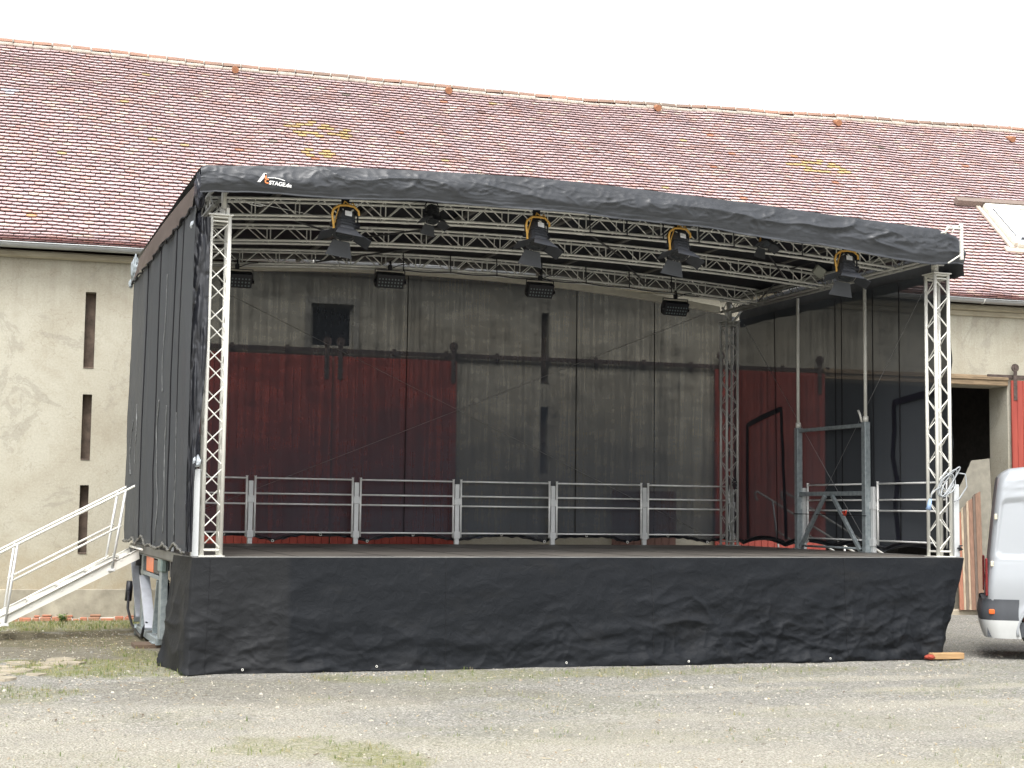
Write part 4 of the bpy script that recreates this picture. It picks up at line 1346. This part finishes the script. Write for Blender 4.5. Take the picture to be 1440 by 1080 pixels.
def fwf(u, v):
    z = 5.50-4.04*v
    a_ = smooth01(.5+.5*math.cos(v*PI))
    return (XL-.06+.20*u*(1-.55*smooth01((v-.35)/.5)), -.10+.03*ridged(u*3+2, z*1.3, 1)+.025*crease(u*4, z*4, 3)*(1 if z > 3.9 else .4)-.03*u, z)
fw_.grid(fwf, 16, 260)
fw_.build('front_wrap', M_SATIN, lmo)
hb_ = MB()
hb_.tube([Vector(lfn(i/160, .995))+Vector((-.012, 0, .01*math.sin(i*1.1))) for i in range(161)], [.010+.010*abs(math.sin(i*.7)) for i in range(161)], 6)
hb_.build('hem', mat('bunched_hem', (.10, .10, .095), .35, var=.5, scale=14), lmo)
lc = MB()
for i in range(26):
    z = 5.05-i*.035
    if 4.2 > z: break
    lc.tube([(-.09, -.02, z), (-.14, .0, z+.03), (-.12, .05, z-.01)], .007, 5)
lc.tube([(-.1+.012*math.sin(i*1.3), -.01+.02*math.sin(i*.7), 5.2-.05*i) for i in range(56)], .008, 5)
lc.build('lacing', mat('lacing_cord', (.32, .33, .30), .6, var=.4, scale=30), lmo)
crumple(-.10, -.02, 2.72, .035, .05, .20, 8).build('tied_corner', M_NAVY, lmo)
crumple(-.115, -.06, 2.54, .055, .04, .07, 9).build('tied_corner', mat('grey_strap', (.5, .54, .58)), lmo)

# bracing wires
def wire(name, label, a_, b_, r=.0045):
    w_ = MB(); w_.tube([a_, b_], r, 5); return tag(w_.build(name, M_WIRE), label, 'wire', 'thin bracing wires of the stage')
wire('bracing_wire', 'thin steel wire rising from the back guardrail left up to the rear right tower', (1.0, 6.60, 1.95), (W-.3, 6.60, 5.80))
wire('bracing_wire', 'thin steel wire falling across the back from the left roof end to the right', (.6, 6.61, 5.85), (W-.2, 6.61, 1.45))
wire('bracing_wire', 'thin steel wire falling inside the right side, crossing the hoist frame forwards', (FX+.05, 6.2, 5.5), (FX+.05, 2.2, 1.5))
wire('bracing_wire', 'thin steel wire falling inside the right side, crossing the hoist frame backwards', (FX+.06, .6, 5.5), (FX+.06, 4.3, 1.5))

# coiled cable on the front right tower
cc = MB()
for k in range(5):
    cc.tube([(W-.10+.03*math.sin(k*2.1)+(.11+.014*k)*math.cos(q*PI/10), -.05-.010*k+.02*math.sin(q*PI/5+k), 2.46+.03*math.cos(k*1.7)+(.15+.03*k)*math.sin(q*PI/10+.3*k)*.8) for q in range(20)], .0095, 6, closed=True)
cc.tube([(W+.05, -.06, 2.62), (W+.20, -.08, 2.60), (W+.24, -.06, 2.42), (W+.12, -.04, 2.24), (W+.02, -.05, 2.2)], .011, 6)
cc.tube([(W-.24, -.08, 2.4), (W-.38, -.09, 2.34), (W-.42, -.1, 2.22)], .010, 6)
cco = tag(cc.build('coiled_cable', M_CABLE), 'grey cable coiled and hung on the front right tower', 'cable')
pg = MB(); pg.tube([(W-.42, -.1, 2.23), (W-.46, -.1, 2.08)], [.022, .04], 8); pg.build('plug', M_BLUE, cco)
cb2 = MB()
cb2.tube([(W-S+.04+.02*math.sin(i*.9), D+.02+.02*math.cos(i*.7), DK+.03+i*.075) for i in range(50)], .012, 6)
cb2.tube([(W-.08+.05*math.sin(i*1.7), D-.03, 2.45+.03*math.cos(i*2.3)+.012*i) for i in range(16)], .014, 6)
tag(cb2.build('black_cable', M_BLACKPL), 'black cables running up and knotted on the rear right tower', 'cable')

# ------------------------------------------------------------ lamps
def spot():
    t_ = thing('spotlight', 'x', 'spotlight')
    R = Matrix.Rotation(math.radians(-24), 4, 'X') @ Matrix.Rotation(math.radians(8), 4, 'Y')
    # lamp axis along local -z after tilt, back towards the camera and up
    h = MB()
    def add(mb, prof, n=16, sq=.0):
        rings = []
        for (z, r) in prof:
            ring = []
            for k in range(n):
                a_ = 2*PI*(k+.5)/n
                cx_, sy_ = math.cos(a_), math.sin(a_)
                e = 1/max(abs(cx_), abs(sy_)); f_ = 1+(e-1)*sq
                ring.append(R @ Vector((cx_*r*f_, sy_*r*f_, z)))
            rings.append(ring)
        vs = [p for q in rings for p in q]; fs = []
        for i in range(len(rings)-1):
            for k in range(n): fs.append((i*n+k, i*n+(k+1) % n, (i+1)*n+(k+1) % n, (i+1)*n+k))
        mb.add(vs, fs, False); mb.poly(rings[0]); mb.poly(rings[-1][::-1])
    add(h, [(.10, .07), (.085, .115), (-.03, .125), (-.035, .112), (-.05, .112), (-.055, .125), (-.16, .128), (-.165, .14), (-.20, .14)], 16, .55)
    ho = h.build('housing', M_SPOT, t_)
    for q in range(5):
        fn = MB(); fn.box(-.10, .10, -.136, -.128, -.14+q*.022, -.132+q*.022, .002, M=R)
        if q in (0, 2, 4): fn.build('cooling_fin', M_FLAP, ho)
    lb_ = MB(); lb_.box(-.035, .055, -.132, -.1285, -.002, .072, .001, M=R); lb_.build('label_sticker', M_WHITE, t_)
    le = MB(); le.disc(R @ Vector((0, 0, -.205)), R.to_3x3() @ Vector((0, 0, 1)), .11, .006, 20); le.build('lens', M_GLASS, t_)
    # yoke and yellow safety cable
    yk = MB()
    yk.tube([(-.165, 0, -.06), (-.17, 0, .10), (-.12, 0, .17), (.12, 0, .17), (.17, 0, .10), (.165, 0, -.06)], .012, 6)
    yk.box(-.05, .05, -.02, .02, .165, .30, .006); yk.disc((-.19, 0, -.05), (1, 0, 0), .035, .38, 12)
    yk.build('yoke', M_BLACKPL, t_)
    yc = MB()
    P = [(-.15, -.04, -.13), (-.17, -.06, -.03), (-.185, -.06, .06), (-.17, -.06, .13), (-.10, -.06, .185), (.0, -.06, .195), (.10, -.06, .185), (.16, -.06, .13), (.175, -.04, .06)]
    Q = []
    for a_, b_ in zip(P, P[1:]):
        for q in range(4): Q.append(Vector(a_).lerp(Vector(b_), q/4))
    yc.tube(Q, .0155, 8)
    yc.tube([(-.04, -.05, .19), (-.02, -.04, .25), (.05, -.05, .2), (.09, -.03, .24), (.12, -.06, .17)], .010, 6)
    yc.tube([(-.09, -.05, .19), (-.12, -.02, .05), (-.16, -.03, -.12), (-.21, -.03, -.19)], .009, 6)
    yc.build('power_cable', M_YELLOW, t_)
    for ang in (0, 90, 180, 270):
        A_ = Matrix.Rotation(math.radians(ang), 4, 'Z')
        f_ = MB()
        # hinged at the lens rim, splayed outwards
        pts = [(-.11, -.145, -.205), (.11, -.145, -.205), (.175, -.255, -.375), (-.175, -.255, -.375)]
        if ang in (90, 270): pts = [(-.10, -.145, -.205), (.10, -.145, -.205), (.10, -.33, -.30), (-.10, -.33, -.30)]
        fr_ = [R @ A_ @ Vector(p) for p in pts]
        nn_ = (fr_[1]-fr_[0]).cross(fr_[2]-fr_[0]).normalized()*.004
        f_.poly(fr_); f_.poly([p+nn_ for p in fr_][::-1])
        for k in range(4): f_.quad(fr_[k], fr_[(k+1) % 4], fr_[(k+1) % 4]+nn_, fr_[k]+nn_)
        f_.build('barn_door', M_FLAP, t_)
    cl_ = MB(); cl_.box(-.035, .035, -.035, .035, .30, .40, .008); cl_.tube([(.0, -.03, .40), (0, -.06, .44), (0, 0, .47), (0, .04, .43)], .016, 6)
    cl_.build('clamp', M_BLACKPL, t_)
    return t_
G3 = 'stage spotlights with yellow cables hanging at the front edge'
sp0 = spot()
sp_l = ['spotlight with yellow cable and white sticker, hanging near the logo at the left', 'spotlight with yellow cable hanging at the middle of the roof front',
        'spotlight with yellow cable hanging right of the middle, between two small dark lamps', 'spotlight with yellow cable at the right end, in front of the side flap']
for k, (x, y, z, rz) in enumerate(((1.69, .10, 5.62, .05), (4.29, .10, 5.68, .12), (6.38, .10, 5.69, .10), (9.06, .10, 5.57, -.18))):
    if k == 0: sp0.location = (x, y, z); sp0.rotation_euler = (0, 0, rz); sp0['label'] = sp_l[0]; sp0['group'] = G3
    else: dup(sp0, (x, y, z), sp_l[k], rz, G3)
for k, (x, z, lab) in enumerate(((3.03, 5.97, 'small black lamp with barn doors, left of the middle spotlight'), (8.08, 6.02, 'small black lamp with barn doors and short yellow loop, at the right'))):
    o = dup(sp0, (x, .72, z), lab, .3, 'small dark lamps on the front truss')
    o.scale = (.66, .66, .72)
    for c_ in o.children:
        if c_.name.startswith('power_cable') and k == 0: c_.scale = (.6, .6, .6)
        if c_.name.startswith('label_sticker'): bpy.data.objects.remove(c_)
    if k == 0:
        for c_ in list(o.children):
            if c_.name.startswith('power_cable'): bpy.data.objects.remove(c_)
def ledpanel():
    t_ = thing('led_panel', 'x', 'stage light')
    R = Matrix.Rotation(math.radians(28), 4, 'X')
    b_ = MB(); b_.box(-.235, .235, -.05, .08, -.12, .12, .012, M=R); b_.box(-.215, .215, .08, .13, -.09, .09, .01, M=R)
    for q in range(9): b_.box(-.2+q*.05-.004, -.2+q*.05+.004, .13, .15, -.08, .08, M=R)
    b_.build('housing', M_BLACKPL, t_)
    l_ = MB()
    for i in range(8):
        for j in range(3):
            l_.disc(R @ Vector((-.185+i*.053, -.0505, -.075+j*.055)), R.to_3x3() @ Vector((0, -1, 0)), .014, .006, 8)
    l_.build('led_array', M_LENS, t_)
    y_ = MB(); y_.tube([(-.25, 0, -.02), (-.25, 0, .17), (.25, 0, .17), (.25, 0, -.02)], .010, 6); y_.disc((-.27, 0, -.02), (1, 0, 0), .03, .54, 10)
    y_.build('yoke', M_BLACKPL, t_)
    c_ = MB(); c_.box(-.03, .03, -.03, .03, .17, .25, .006); c_.tube([(.0, -.04, .25), (0, -.02, .31), (0, .03, .29)], .014, 6)
    c_.tube([(.03, -.02, .2), (.12, -.05, .24), (.2, 0, .27), (.33, 0, .29)], .008, 5)
    c_.build('clamp', M_BLACKPL, t_)
    return t_
lp = ledpanel()
G4 = 'flat black LED panels hanging from the rear truss'
lpl = ['flat black LED panel partly hidden behind the front left tower', 'flat black LED panel above the second back guardrail', 'flat black LED panel at the middle of the rear truss', 'flat black LED panel nearest the rear right tower']
for k, (x, z) in enumerate(((1.20, 5.55), (3.68, 5.70), (6.30, 5.70), (8.84, 5.54))):
    if k == 0: lp.location = (x, 5.1, z); lp['label'] = lpl[0]; lp['group'] = G4
    else: dup(lp, (x, 5.1, z), lpl[k], .04*(k-1), G4)
wl = MB(); Rw = Matrix.Translation((9.80, 2.0, 5.80)) @ Matrix.Rotation(.5, 4, 'Y') @ Matrix.Rotation(.4, 4, 'X')
wl.box(-.09, .09, -.04, .04, -.08, .08, .01, M=Rw)
wlo = tag(wl.build('work_light', mat('pale_grey_box', (.30, .31, .27), .5)), 'small square pale grey work light under the right end of the roof', 'work light')
wb = MB(); wb.tube([(9.80, 2.02, 5.86), (9.82, 2.2, 5.98), (9.82, 2.9, 5.98)], .012, 6); wb.build('bracket', M_DARKSTEEL, wlo)

# cables and clips along the trusses
for k, (y, x0, x1, lab) in enumerate(((5.14, 3.9, 9.3, 'black cable looped along the rear roof truss'), (0.93, 5.4, 9.2, 'black cable clipped along the front roof truss'))):
    c_ = MB(); n_ = 60
    c_.tube([(x0+(x1-x0)*i/n_, y-.03, arch(x0+(x1-x0)*i/n_)-.225-.03-.02*abs(math.sin(i*.35))) for i in range(n_+1)], .009, 6)
    for i in range(0, n_, 9): 
        x = x0+(x1-x0)*i/n_; c_.tube([(x, y-.035, arch(x)+.02), (x+.01, y-.035, arch(x)-.27)], .010, 5)
    tag(c_.build('black_cable', M_BLACKPL), lab, 'cable')

# ------------------------------------------------------------ stairs
def staircase(name, label, x_top, dirx, y0, y1, run=2.55, zt=1.36):
    """stairs landing at x_top on the stage edge and running down in direction dirx"""
    t_ = thing(name, label, 'staircase')
    sl_ = zt/run
    def P(d, y, z): return (x_top+dirx*d, y, z)
    for y in (y0, y1):
        s_ = MB()
        o_ = [(0, zt-.02), (run+.05, .02), (run+.26, .02), (0.0, zt+.125)]
        o_ = [(-.02, zt-.16), (run-.16, -.02), (run+.12, -.02), (.0, zt-.01)]
        a_ = [Vector(P(d, y-.02, z)) for d, z in o_]; b_ = [Vector(P(d, y+.02, z)) for d, z in o_]
        s_.poly(a_); s_.poly(b_[::-1])
        for k in range(4): s_.quad(a_[k], a_[(k+1) % 4], b_[(k+1) % 4], b_[k])
        # flanges and bolts
        s_.tube([P(-.02, y-.025, zt-.01), P(run+.12, y-.025, .0)], .010, 6)
        for k in range(6):
            d = .12+k*run/6; z = zt-.04-d*sl_
            s_.disc(P(d, y-.034, z+.02), (0, 1, 0), .014, .012, 8); s_.disc(P(d+.13, y-.034, z-.07), (0, 1, 0), .014, .012, 8)
        s_.build('stringer', M_ALU, t_)
    n = 6
    for k in range(n):
        d = .16+k*(run/n); z = zt-(k+.55)*zt/n
        st = MB(); st.box(x_top+dirx*(d-.11), x_top+dirx*(d+.12), y0+.02, y1-.02, z-.03, z, .004)
        st.box(x_top+dirx*(d+.10), x_top+dirx*(d+.122), y0+.02, y1-.02, z-.001, z+.012, .002)
        st.build('step', M_ALU, t_)
    for y in (y0-.04, y1+.04):
        h_ = MB()
        for (dz, d0, d1, r) in ((.985, -.10, run+.6, .022), (.48, .27, run-.72, .017), (.02, .33, run-.70, .017)):
            z0 = zt-d0*sl_; z1 = zt-d1*sl_
            if dz > .9:
                h_.tube([P(d0+.01, y, z0+dz-.16), P(d0-.04, y, z0+dz-.11), P(d0-.05, y, z0+dz-.03), P(d0, y, z0+dz), P(d1, y, z1+dz)], r, 8)
            else: h_.tube([P(d0, y, z0+dz), P(d1, y, z1+dz)], r, 8)
        h_.build('handrail', M_ALU, t_)
        for d, dd in ((.22, .17), (run-.80, .13)):
            p_ = MB()
            z = zt-d*sl_
            lo_ = P(d+dd, y, zt-(d+dd)*sl_-.12); hi_ = P(d, y, z+.985)
            p_.tube([lo_, hi_], .019, 8); p_.box(lo_[0]-.05, lo_[0]+.05, y-.02, y+.02, lo_[2]-.02, lo_[2]+.02, .004)
            p_.build('baluster', M_POST, t_)
    return t_
staircase('staircase', 'aluminium stairs with double handrails leading up to the left side of the stage', -.16, -1, 5.2, 6.3)
staircase('staircase', 'aluminium stairs with handrails seen dimly through the right mesh wall', W+.38, 1, 5.2, 6.05)

# ------------------------------------------------------------ small things
pk = MB(); pk.box(-.36, .20, 3.45, 3.95, .004, .062, .006); tag(pk.build('wooden_plank', M_PLANK), 'dark wet wooden plank under the left jack foot of the stage', 'plank')
ob_ = thing('wood_block', 'orange wooden beam end sticking out under the right end of the skirt', 'wood block', (10.35, -.33, -.012), math.radians(-6))
b_ = MB(); b_.box(-.22, .28, -.07, .07, 0, .085, .008); b_.build('beam', M_ORWOOD, ob_)
rg_ = crumple(-.26, -.06, .035, .07, .05, .03, 12, 12); rg_.build('red_end', M_REDCLOTH, ob_)
# flagstones
fsn = 0
for (x, y) in ((-2.3, .2), (-2.05, .55), (-1.85, .1), (-2.2, 1.0), (-1.75, .9), (-1.6, 1.45), (-2.0, 1.6), (-2.45, .7), (-1.45, 1.9), (-2.5, 1.4), (-2.55, -.25), (-2.2, -.3), (-1.35, 1.35)):
    n = random.randint(5, 7); r = random.uniform(.14, .22)
    ring = []
    for k in range(n):
        a_ = 2*PI*k/n+random.uniform(-.25, .25); ring.append((x+math.cos(a_)*r*random.uniform(.8, 1.15), y+math.sin(a_)*r*1.3*random.uniform(.8, 1.15)))
    zb_ = gz(x, y)
    tz = zb_+.006+random.uniform(0, .016)
    m_ = MB()
    lo_ = [Vector((a_, b_, zb_-.03)) for a_, b_ in ring]; hi_ = [Vector((x+(a_-x)*.94, y+(b_-y)*.94, tz+random.uniform(-.006, .006))) for a_, b_ in ring]
    m_.poly(hi_)
    for k in range(n): m_.quad(lo_[k], lo_[(k+1) % n], hi_[(k+1) % n], hi_[k])
    tag(m_.build('paving_stone', M_BARNSTONE), 'irregular sandy paving stone in the broken patch at the left edge of the yard', 'paving stone', 'paving stones in the broken patch')
# weeds beside the wall
def weed(x, y, h, n, label):
    t_ = MB()
    for k in range(n):
        a_ = random.random()*6.28; hh_ = h*random.uniform(.5, 1); le_ = random.uniform(.02, .12)
        b_ = Vector((x+random.gauss(0, .03), y+random.gauss(0, .03), 0)); tip = b_+Vector((math.cos(a_)*le_, math.sin(a_)*le_, hh_))
        t_.tube([b_, b_.lerp(tip, .5)+Vector((0, 0, .02)), tip], [.005, .004, .002], 4)
        for q in range(5):
            c_ = b_.lerp(tip, .25+.17*q); aa = a_+q*2.4; L = random.uniform(.04, .08)
            d_ = Vector((math.cos(aa), math.sin(aa), .35))*L; s_ = Vector((-math.sin(aa), math.cos(aa), 0))*L*.25
            t_.quad(c_, c_+d_*.5+s_, c_+d_, c_+d_*.5-s_)
    tag(t_.build('weed', M_LEAF), label, 'plant')
weed(.33, 8.85, .42, 26, 'tall leafy green weed against the barn wall beside the stage')
weed(-1.0, 8.8, .14, 16, 'low green weed at the foot of the barn wall under the slit windows')

# leaning boards in the doorway
ca_, sa_ = math.cos(BA), math.sin(BA)
def bl2w(t_, d, z): return Vector((BX+ca_*t_-sa_*d, BY+sa_*t_+ca_*d, z))
bc = [(.30, .13, .08), (.38, .31, .22), (.15, .12, .09), (.36, .28, .20), (.21, .12, .08), (.12, .09, .07), (.20, .12, .08)]
names = ['reddish board, outermost of the boards leaning by the doorway', 'pale narrow board second in the stack leaning by the doorway', 'dark grey board third in the stack leaning by the doorway',
         'beige board in the middle of the stack leaning by the doorway', 'brown board beside the beige one in the leaning stack', 'dark brown board next to the van side of the leaning stack', 'rust coloured board nearest the van in the leaning stack']
for k in range(7):
    b_ = MB()
    w_ = (.10, .05, .07, .05, .10, .06, .12)[k]
    t0_ = 16.66+sum((.10, .05, .07, .05, .10, .06, .12)[:k])*.92
    zt_ = 2.02+.07*k+.02*(k % 2); lean = .16
    tt = t0_+.22
    pts = []
    tt = t0_+.16
    for (tx, zz, dd) in ((t0_, .10, -.62), (t0_+w_, .10, -.62), (tt+w_, zt_+.06, -.30), (tt, zt_, -.30)): pts.append((tx, zz, dd-.012*k))
    f_ = [bl2w(a_, c_, z_) for a_, z_, c_ in pts]; g_ = [bl2w(a_, c_+.03, z_) for a_, z_, c_ in pts]
    b_.poly(f_); b_.poly(g_[::-1])
    for q in range(4): b_.quad(f_[q], g_[q], g_[(q+1) % 4], f_[(q+1) % 4])
    o = tag(b_.build('leaning_board', mat('board_%d' % k, bc[k], .8, var=.25, scale=6, stretch=(5, 5, .5))), names[k], 'board', 'boards leaning by the barn doorway')
b_ = MB()
pts = [(16.75, .1, -.25), (17.75, .1, -.25), (17.75, 3.2, .12), (17.32, 3.15, .12), (17.12, 2.75, .07), (16.80, 2.2, .0)]
pts = [(a_, z_, min(c_, -.10+.0)) for a_, z_, c_ in pts]
f_ = [bl2w(a_, c_, z_) for a_, z_, c_ in pts]; g_ = [bl2w(a_, c_+.025, z_) for a_, z_, c_ in pts]
b_.poly(f_); b_.poly(g_[::-1])
for q in range(6): b_.quad(f_[q], g_[q], g_[(q+1) % 6], f_[(q+1) % 6])
tag(b_.build('plywood_sheet', mat('grey_panel', (.22, .205, .165), .85, var=.15, bumpv=.1)), 'large pale grey-green sheet leaning behind the boards in the doorway', 'panel')
b_ = MB(); p_ = bl2w(17.25, -.75, 0); b_.box(p_.x-.12, p_.x+.12, p_.y-.05, p_.y+.05, .1, .32, .02); tag(b_.build('blue_crate', mat('blue_plastic', (.16, .22, .36), .5)), 'small blue plastic box at the foot of the leaning boards', 'box')

# ------------------------------------------------------------ van
VX, VY, VA = 11.04, -.40, math.radians(-36.5)
van = thing('van', 'tall silver-white delivery van cut off at the right edge of the picture', 'van', (VX, VY, 0), VA)
VL, VW = 5.6, 1.92
# local: x from the rear forward, y 0 = near (right) side, y = VW far side
def roofz(x):
    return interp([(0, 2.56), (.05, 2.62), (.15, 2.68), (.5, 2.72), (2.5, 2.74), (3.6, 2.70), (4.1, 2.58), (4.4, 2.38), (4.9, 1.80), (5.1, 1.42), (5.4, 1.25), (5.55, 1.05), (5.6, .8)], x)
WX = (.82, 4.62)
def side_in(x, z):
    """how far the near side lies inboard of y=0"""
    zr = roofz(x)
    tumble = .035*max(0, z-1.1)**1.4
    rr2 = .20
    if z > zr-rr2: tumble += rr2*(1-math.sqrt(max(0, 1-((z-(zr-rr2))/rr2)**2)))*1.0
    rnd = .11*(1-math.sqrt(max(0, 1-(1-min(1, x/.12))**2)))
    rnd += .35*smooth01((x-4.7)/.9)*.6
    # pressed panel field
    def field(x0, x1, z0, z1, lean=0.0):
        xx = x-lean*(z-z0)
        dx = min(xx-x0, x1-xx); dz = min(z-z0, z1-z)
        rr3 = .09
        if dx < rr3 and dz < rr3:
            d = rr3-math.hypot(rr3-dx, rr3-dz) if dx > 0 and dz > 0 else -1
        else: d = min(dx, dz)
        return smooth01(d/.022)
    rec = .028*max(field(.075, 1.42, 1.42, 2.24, .02), field(1.52, 2.85, 1.42, 2.26))
    for zc in (1.36, 2.36, 2.47):
        rec += .007*math.exp(-((z-zc)/.012)**2)
    for xc in (1.47, 2.90):
        if .6 < z < 2.5: rec += .008*math.exp(-((x-xc)/.008)**2)
    bulge = -.02*math.exp(-((z-1.0)/.3)**2)
    # wheel arch flare
    for wx in WX:
        d = math.hypot(x-wx, z-.36)
        bulge -= .018*math.exp(-((d-.44)/.05)**2)
    return tumble+rnd+rec+bulge+.02
def frange(a_, b_, n): return [a_+(b_-a_)*i/n for i in range(n+1)]
XS = frange(0, .2, 10)+frange(.22, 1.6, 69)+frange(1.65, 4.0, 40)+frange(4.03, 5.6, 55)
vm = MB()
def column(x):
    zr = roofz(x); zs = frange(.50, min(1.3, zr-.3), 26)[:-1]+frange(min(1.3, zr-.3), zr-.2, 34)[:-1] if zr > 1.7 else frange(.5, zr-.2, 60)[:-1]
    zs += [zr-.2+.2*math.sin(PI/2*k/10) for k in range(11)]
    near = [Vector((x, side_in(x, z), z)) for z in zs]
    far = [Vector((x, VW-side_in(x, z), z)) for z in zs]
    yn, yf = near[-1].y, far[-1].y
    top = [Vector((x, yn+(yf-yn)*k/8, zr+.02*math.sin(PI*k/8))) for k in range(1, 8)]
    ring = near+top+far[::-1]
    for p in ring:
        p.x += .10*max(0, p.z-.9)**1.15*max(0, 1-p.x/2.4)
    return ring
cols = [column(x) for x in XS]
cl_ = len(cols[0])
fs = []
vs = [p for c_ in cols for p in c_]
for i in range(len(cols)-1):
    for k in range(cl_-1):
        q = (i*cl_+k, (i+1)*cl_+k, (i+1)*cl_+k+1, i*cl_+k+1)
        m_ = (vs[q[0]]+vs[q[2]])/2
        if any(math.hypot(m_.x-wx, m_.z-.36) < .40 for wx in WX): continue
        fs.append(q)
vm.add(vs, fs, True)
vm.poly([p for p in cols[0]]); vm.poly([p for p in cols[-1]][::-1])
vm.box(.1, VL-.1, .12, VW-.12, .42, .5)
body = vm.build('body', M_VAN, van)
# dark rubbing strip and bumper
def bandstrip(x0, x1, z0, z1, off, m_, name, n=40):
    mb = MB()
    def f(u, v):
        x = x0+(x1-x0)*u; z = z0+(z1-z0)*v
        return (x, side_in(x, z)-off-.012*math.sin(PI*v), z)
    mb.grid(f, n, 8)
    def f2(u, v):
        x = x0+(x1-x0)*u; z = z0+(z1-z0)*v
        return (x, VW-side_in(x, z)+off+.012*math.sin(PI*v), z)
    mb.grid(f2, n, 8)
    return mb.build(name, m_, van)
bandstrip(1.52, 4.15, .62, .80, .010, M_VANDARK, 'rubbing_strip')
bu = MB()
def bpt(u, z, off):
    # rear bumper outline: near side corner, round to the rear, to the far corner
    s_ = u
    path = [(.42, -.005), (.26, -.012), (.10, -.008), (-.02, .05), (-.09, .18), (-.115, .5), (-.12, VW/2), (-.115, VW-.5), (-.09, VW-.18), (-.02, VW-.05), (.10, VW+.008), (.26, VW+.012), (.42, VW+.005)]
    k = s_*(len(path)-1); i = min(int(k), len(path)-2); t_ = k-i
    p0 = path[max(0, i-1)]; p1 = path[i]; p2 = path[i+1]; p3 = path[min(len(path)-1, i+2)]
    def cr(a_, b_, c_, d_): return .5*((2*b_)+(-a_+c_)*t_+(2*a_-5*b_+4*c_-d_)*t_*t_+(-a_+3*b_-3*c_+d_)*t_**3)
    return Vector((cr(p0[0], p1[0], p2[0], p3[0]), cr(p0[1], p1[1], p2[1], p3[1]), z))
def bumper(z0, z1, inb, name, m_):
    mb = MB()
    c0 = Vector((1.0, VW/2, 0))
    def f(u, v):
        p = bpt(u, z0+(z1-z0)*v, 0)
        k = inb(v)
        return (p.x+(c0.x-p.x)*k*.6, p.y+(c0.y-p.y)*k*.25, p.z-(0 if name != 'lower_bumper' else .05*(1-v)*max(0, 1-abs(u-.5)*1.0)*0))
    mb.grid(f, 90, 12)
    return mb.build(name, m_, van)
bumper(.52, .82, lambda v: .04*(1-math.sin(PI*min(1, v+.15)))+.0, 'bumper', M_VANDARK)
bumper(.27, .525, lambda v: .10*(1-v)**1.6+.012, 'lower_bumper', M_VANBUMP)
bb = MB(); bb.box(.0, .5, .06, VW-.06, .29, .50); bb.box(-.06, .12, .15, VW-.15, .5, .80); bb.build('bumper_core', M_VANDARK, van)
mk = MB(); mk.box(.02, .10, -.022, .01, .61, .68, .01); mk.build('side_marker', mat('orange_marker', (.65, .12, .02), .3), van)
for y in (.005, VW-.135):
    tl = MB(); tl.box(-.02, .015, y+.04, y+.13, .86, 1.40, .012); tl.build('tail_light', M_TAIL, van)
for wx in WX:
    for yy, sg in ((.10, 1), (VW-.10, -1)):
        tr_ = MB()
        prof = [(-.10, .20), (-.115, .25), (-.11, .32), (-.075, .352), (.075, .352), (.11, .32), (.115, .25), (.10, .20)]
        n = 36
        vs_ = [Vector((wx+math.cos(2*PI*k/n)*r, yy+sg*.06+a_, .352+math.sin(2*PI*k/n)*r)) for a_, r in prof for k in range(n)]
        fs_ = [(i*n+k, i*n+(k+1) % n, (i+1)*n+(k+1) % n, (i+1)*n+k) for i in range(len(prof)-1) for k in range(n)]
        tr_.add(vs_, fs_, True)
        tyo = tr_.build('wheel', M_TYRE, van)
        rm_ = MB(); rm_.disc((wx, yy+sg*.06-.07, .352), (0, 1, 0), .215, .14, 28)
        for k in range(8): rm_.disc((wx+math.cos(k*PI/4)*.13, yy+sg*.06-.078, .352+math.sin(k*PI/4)*.13), (0, 1, 0), .025, .156, 10)
        rm_.build('rim', M_RIM, tyo)
    aw = MB(); aw.box(wx-.42, wx+.42, .16, VW-.16, .30, .82); 
    for yy in (.015, VW-.015): aw2 = MB(); aw2.tube([(wx+math.cos(q*PI/24)*.415, yy, .36+math.sin(q*PI/24)*.415) for q in range(-1, 26)], .022, 6); aw2.build('wheel_arch', M_VANDARK if wx > 2 else M_VAN, van)
    wl_ = MB()
    for y0_, y1_ in ((.03, .45), (VW-.45, VW-.03)):
        wl_.grid(lambda u, v, wx=wx, y0_=y0_, y1_=y1_: (wx+math.cos(PI*u)*.42, y0_+(y1_-y0_)*v, .34+math.sin(PI*u)*.42), 20, 2)
    wl_.build('wheel_well', M_BLACKPL, van)
ws = MB(); ws.poly([Vector((4.36, .22, 2.44)), Vector((5.0, .20, 1.64)), Vector((5.0, VW-.20, 1.64)), Vector((4.36, VW-.22, 2.44))]); 
ws.poly([Vector((4.36, .22, 2.41)), Vector((4.36, VW-.22, 2.41)), Vector((5.0, VW-.20, 1.61)), Vector((5.0, .20, 1.61))]); o_ = ws.build('windscreen', M_GLASS, van); o_.location = (.035, 0, .04)
for f_ in (lambda x, z: side_in(x, z)-.004, lambda x, z: VW-side_in(x, z)+.004):
    sw_ = MB(); sw_.grid(lambda u, v, f_=f_: ((3.15+u*(1.05+.35*(1-v))), f_(3.15+u*(1.05+.35*(1-v)), 1.45+.7*v), 1.45+.7*v), 20, 10)
    sw_.build('side_window', M_GLASS, van)
for y in (.22, VW-.52):
    hl = MB(); hl.box(5.42, 5.60, y, y+.30, .85, 1.08, .03); hl.build('headlight', M_CLEAR, van)
# door seams and handle on the near side
ds_ = MB()
for x in (1.47, 2.90): ds_.tube([(x, side_in(x, z)+.004, z) for z in frange(.55, 2.45, 40)], .004, 4)
ds_.build('door_seam', M_BLACKPL, van)
dh = MB(); dh.box(2.98, 3.16, .0, .03, 1.22, 1.27, .01); dh.build('door_handle', M_VANDARK, van)
hg = MB()
for z in (1.28, 1.95): hg.box(.02+.09*(z-.9), .06+.09*(z-.9), .02, .06, z, z+.08, .008)
hg.build('door_hinge', mat('cream_hinge', (.6, .55, .42), .5), van)
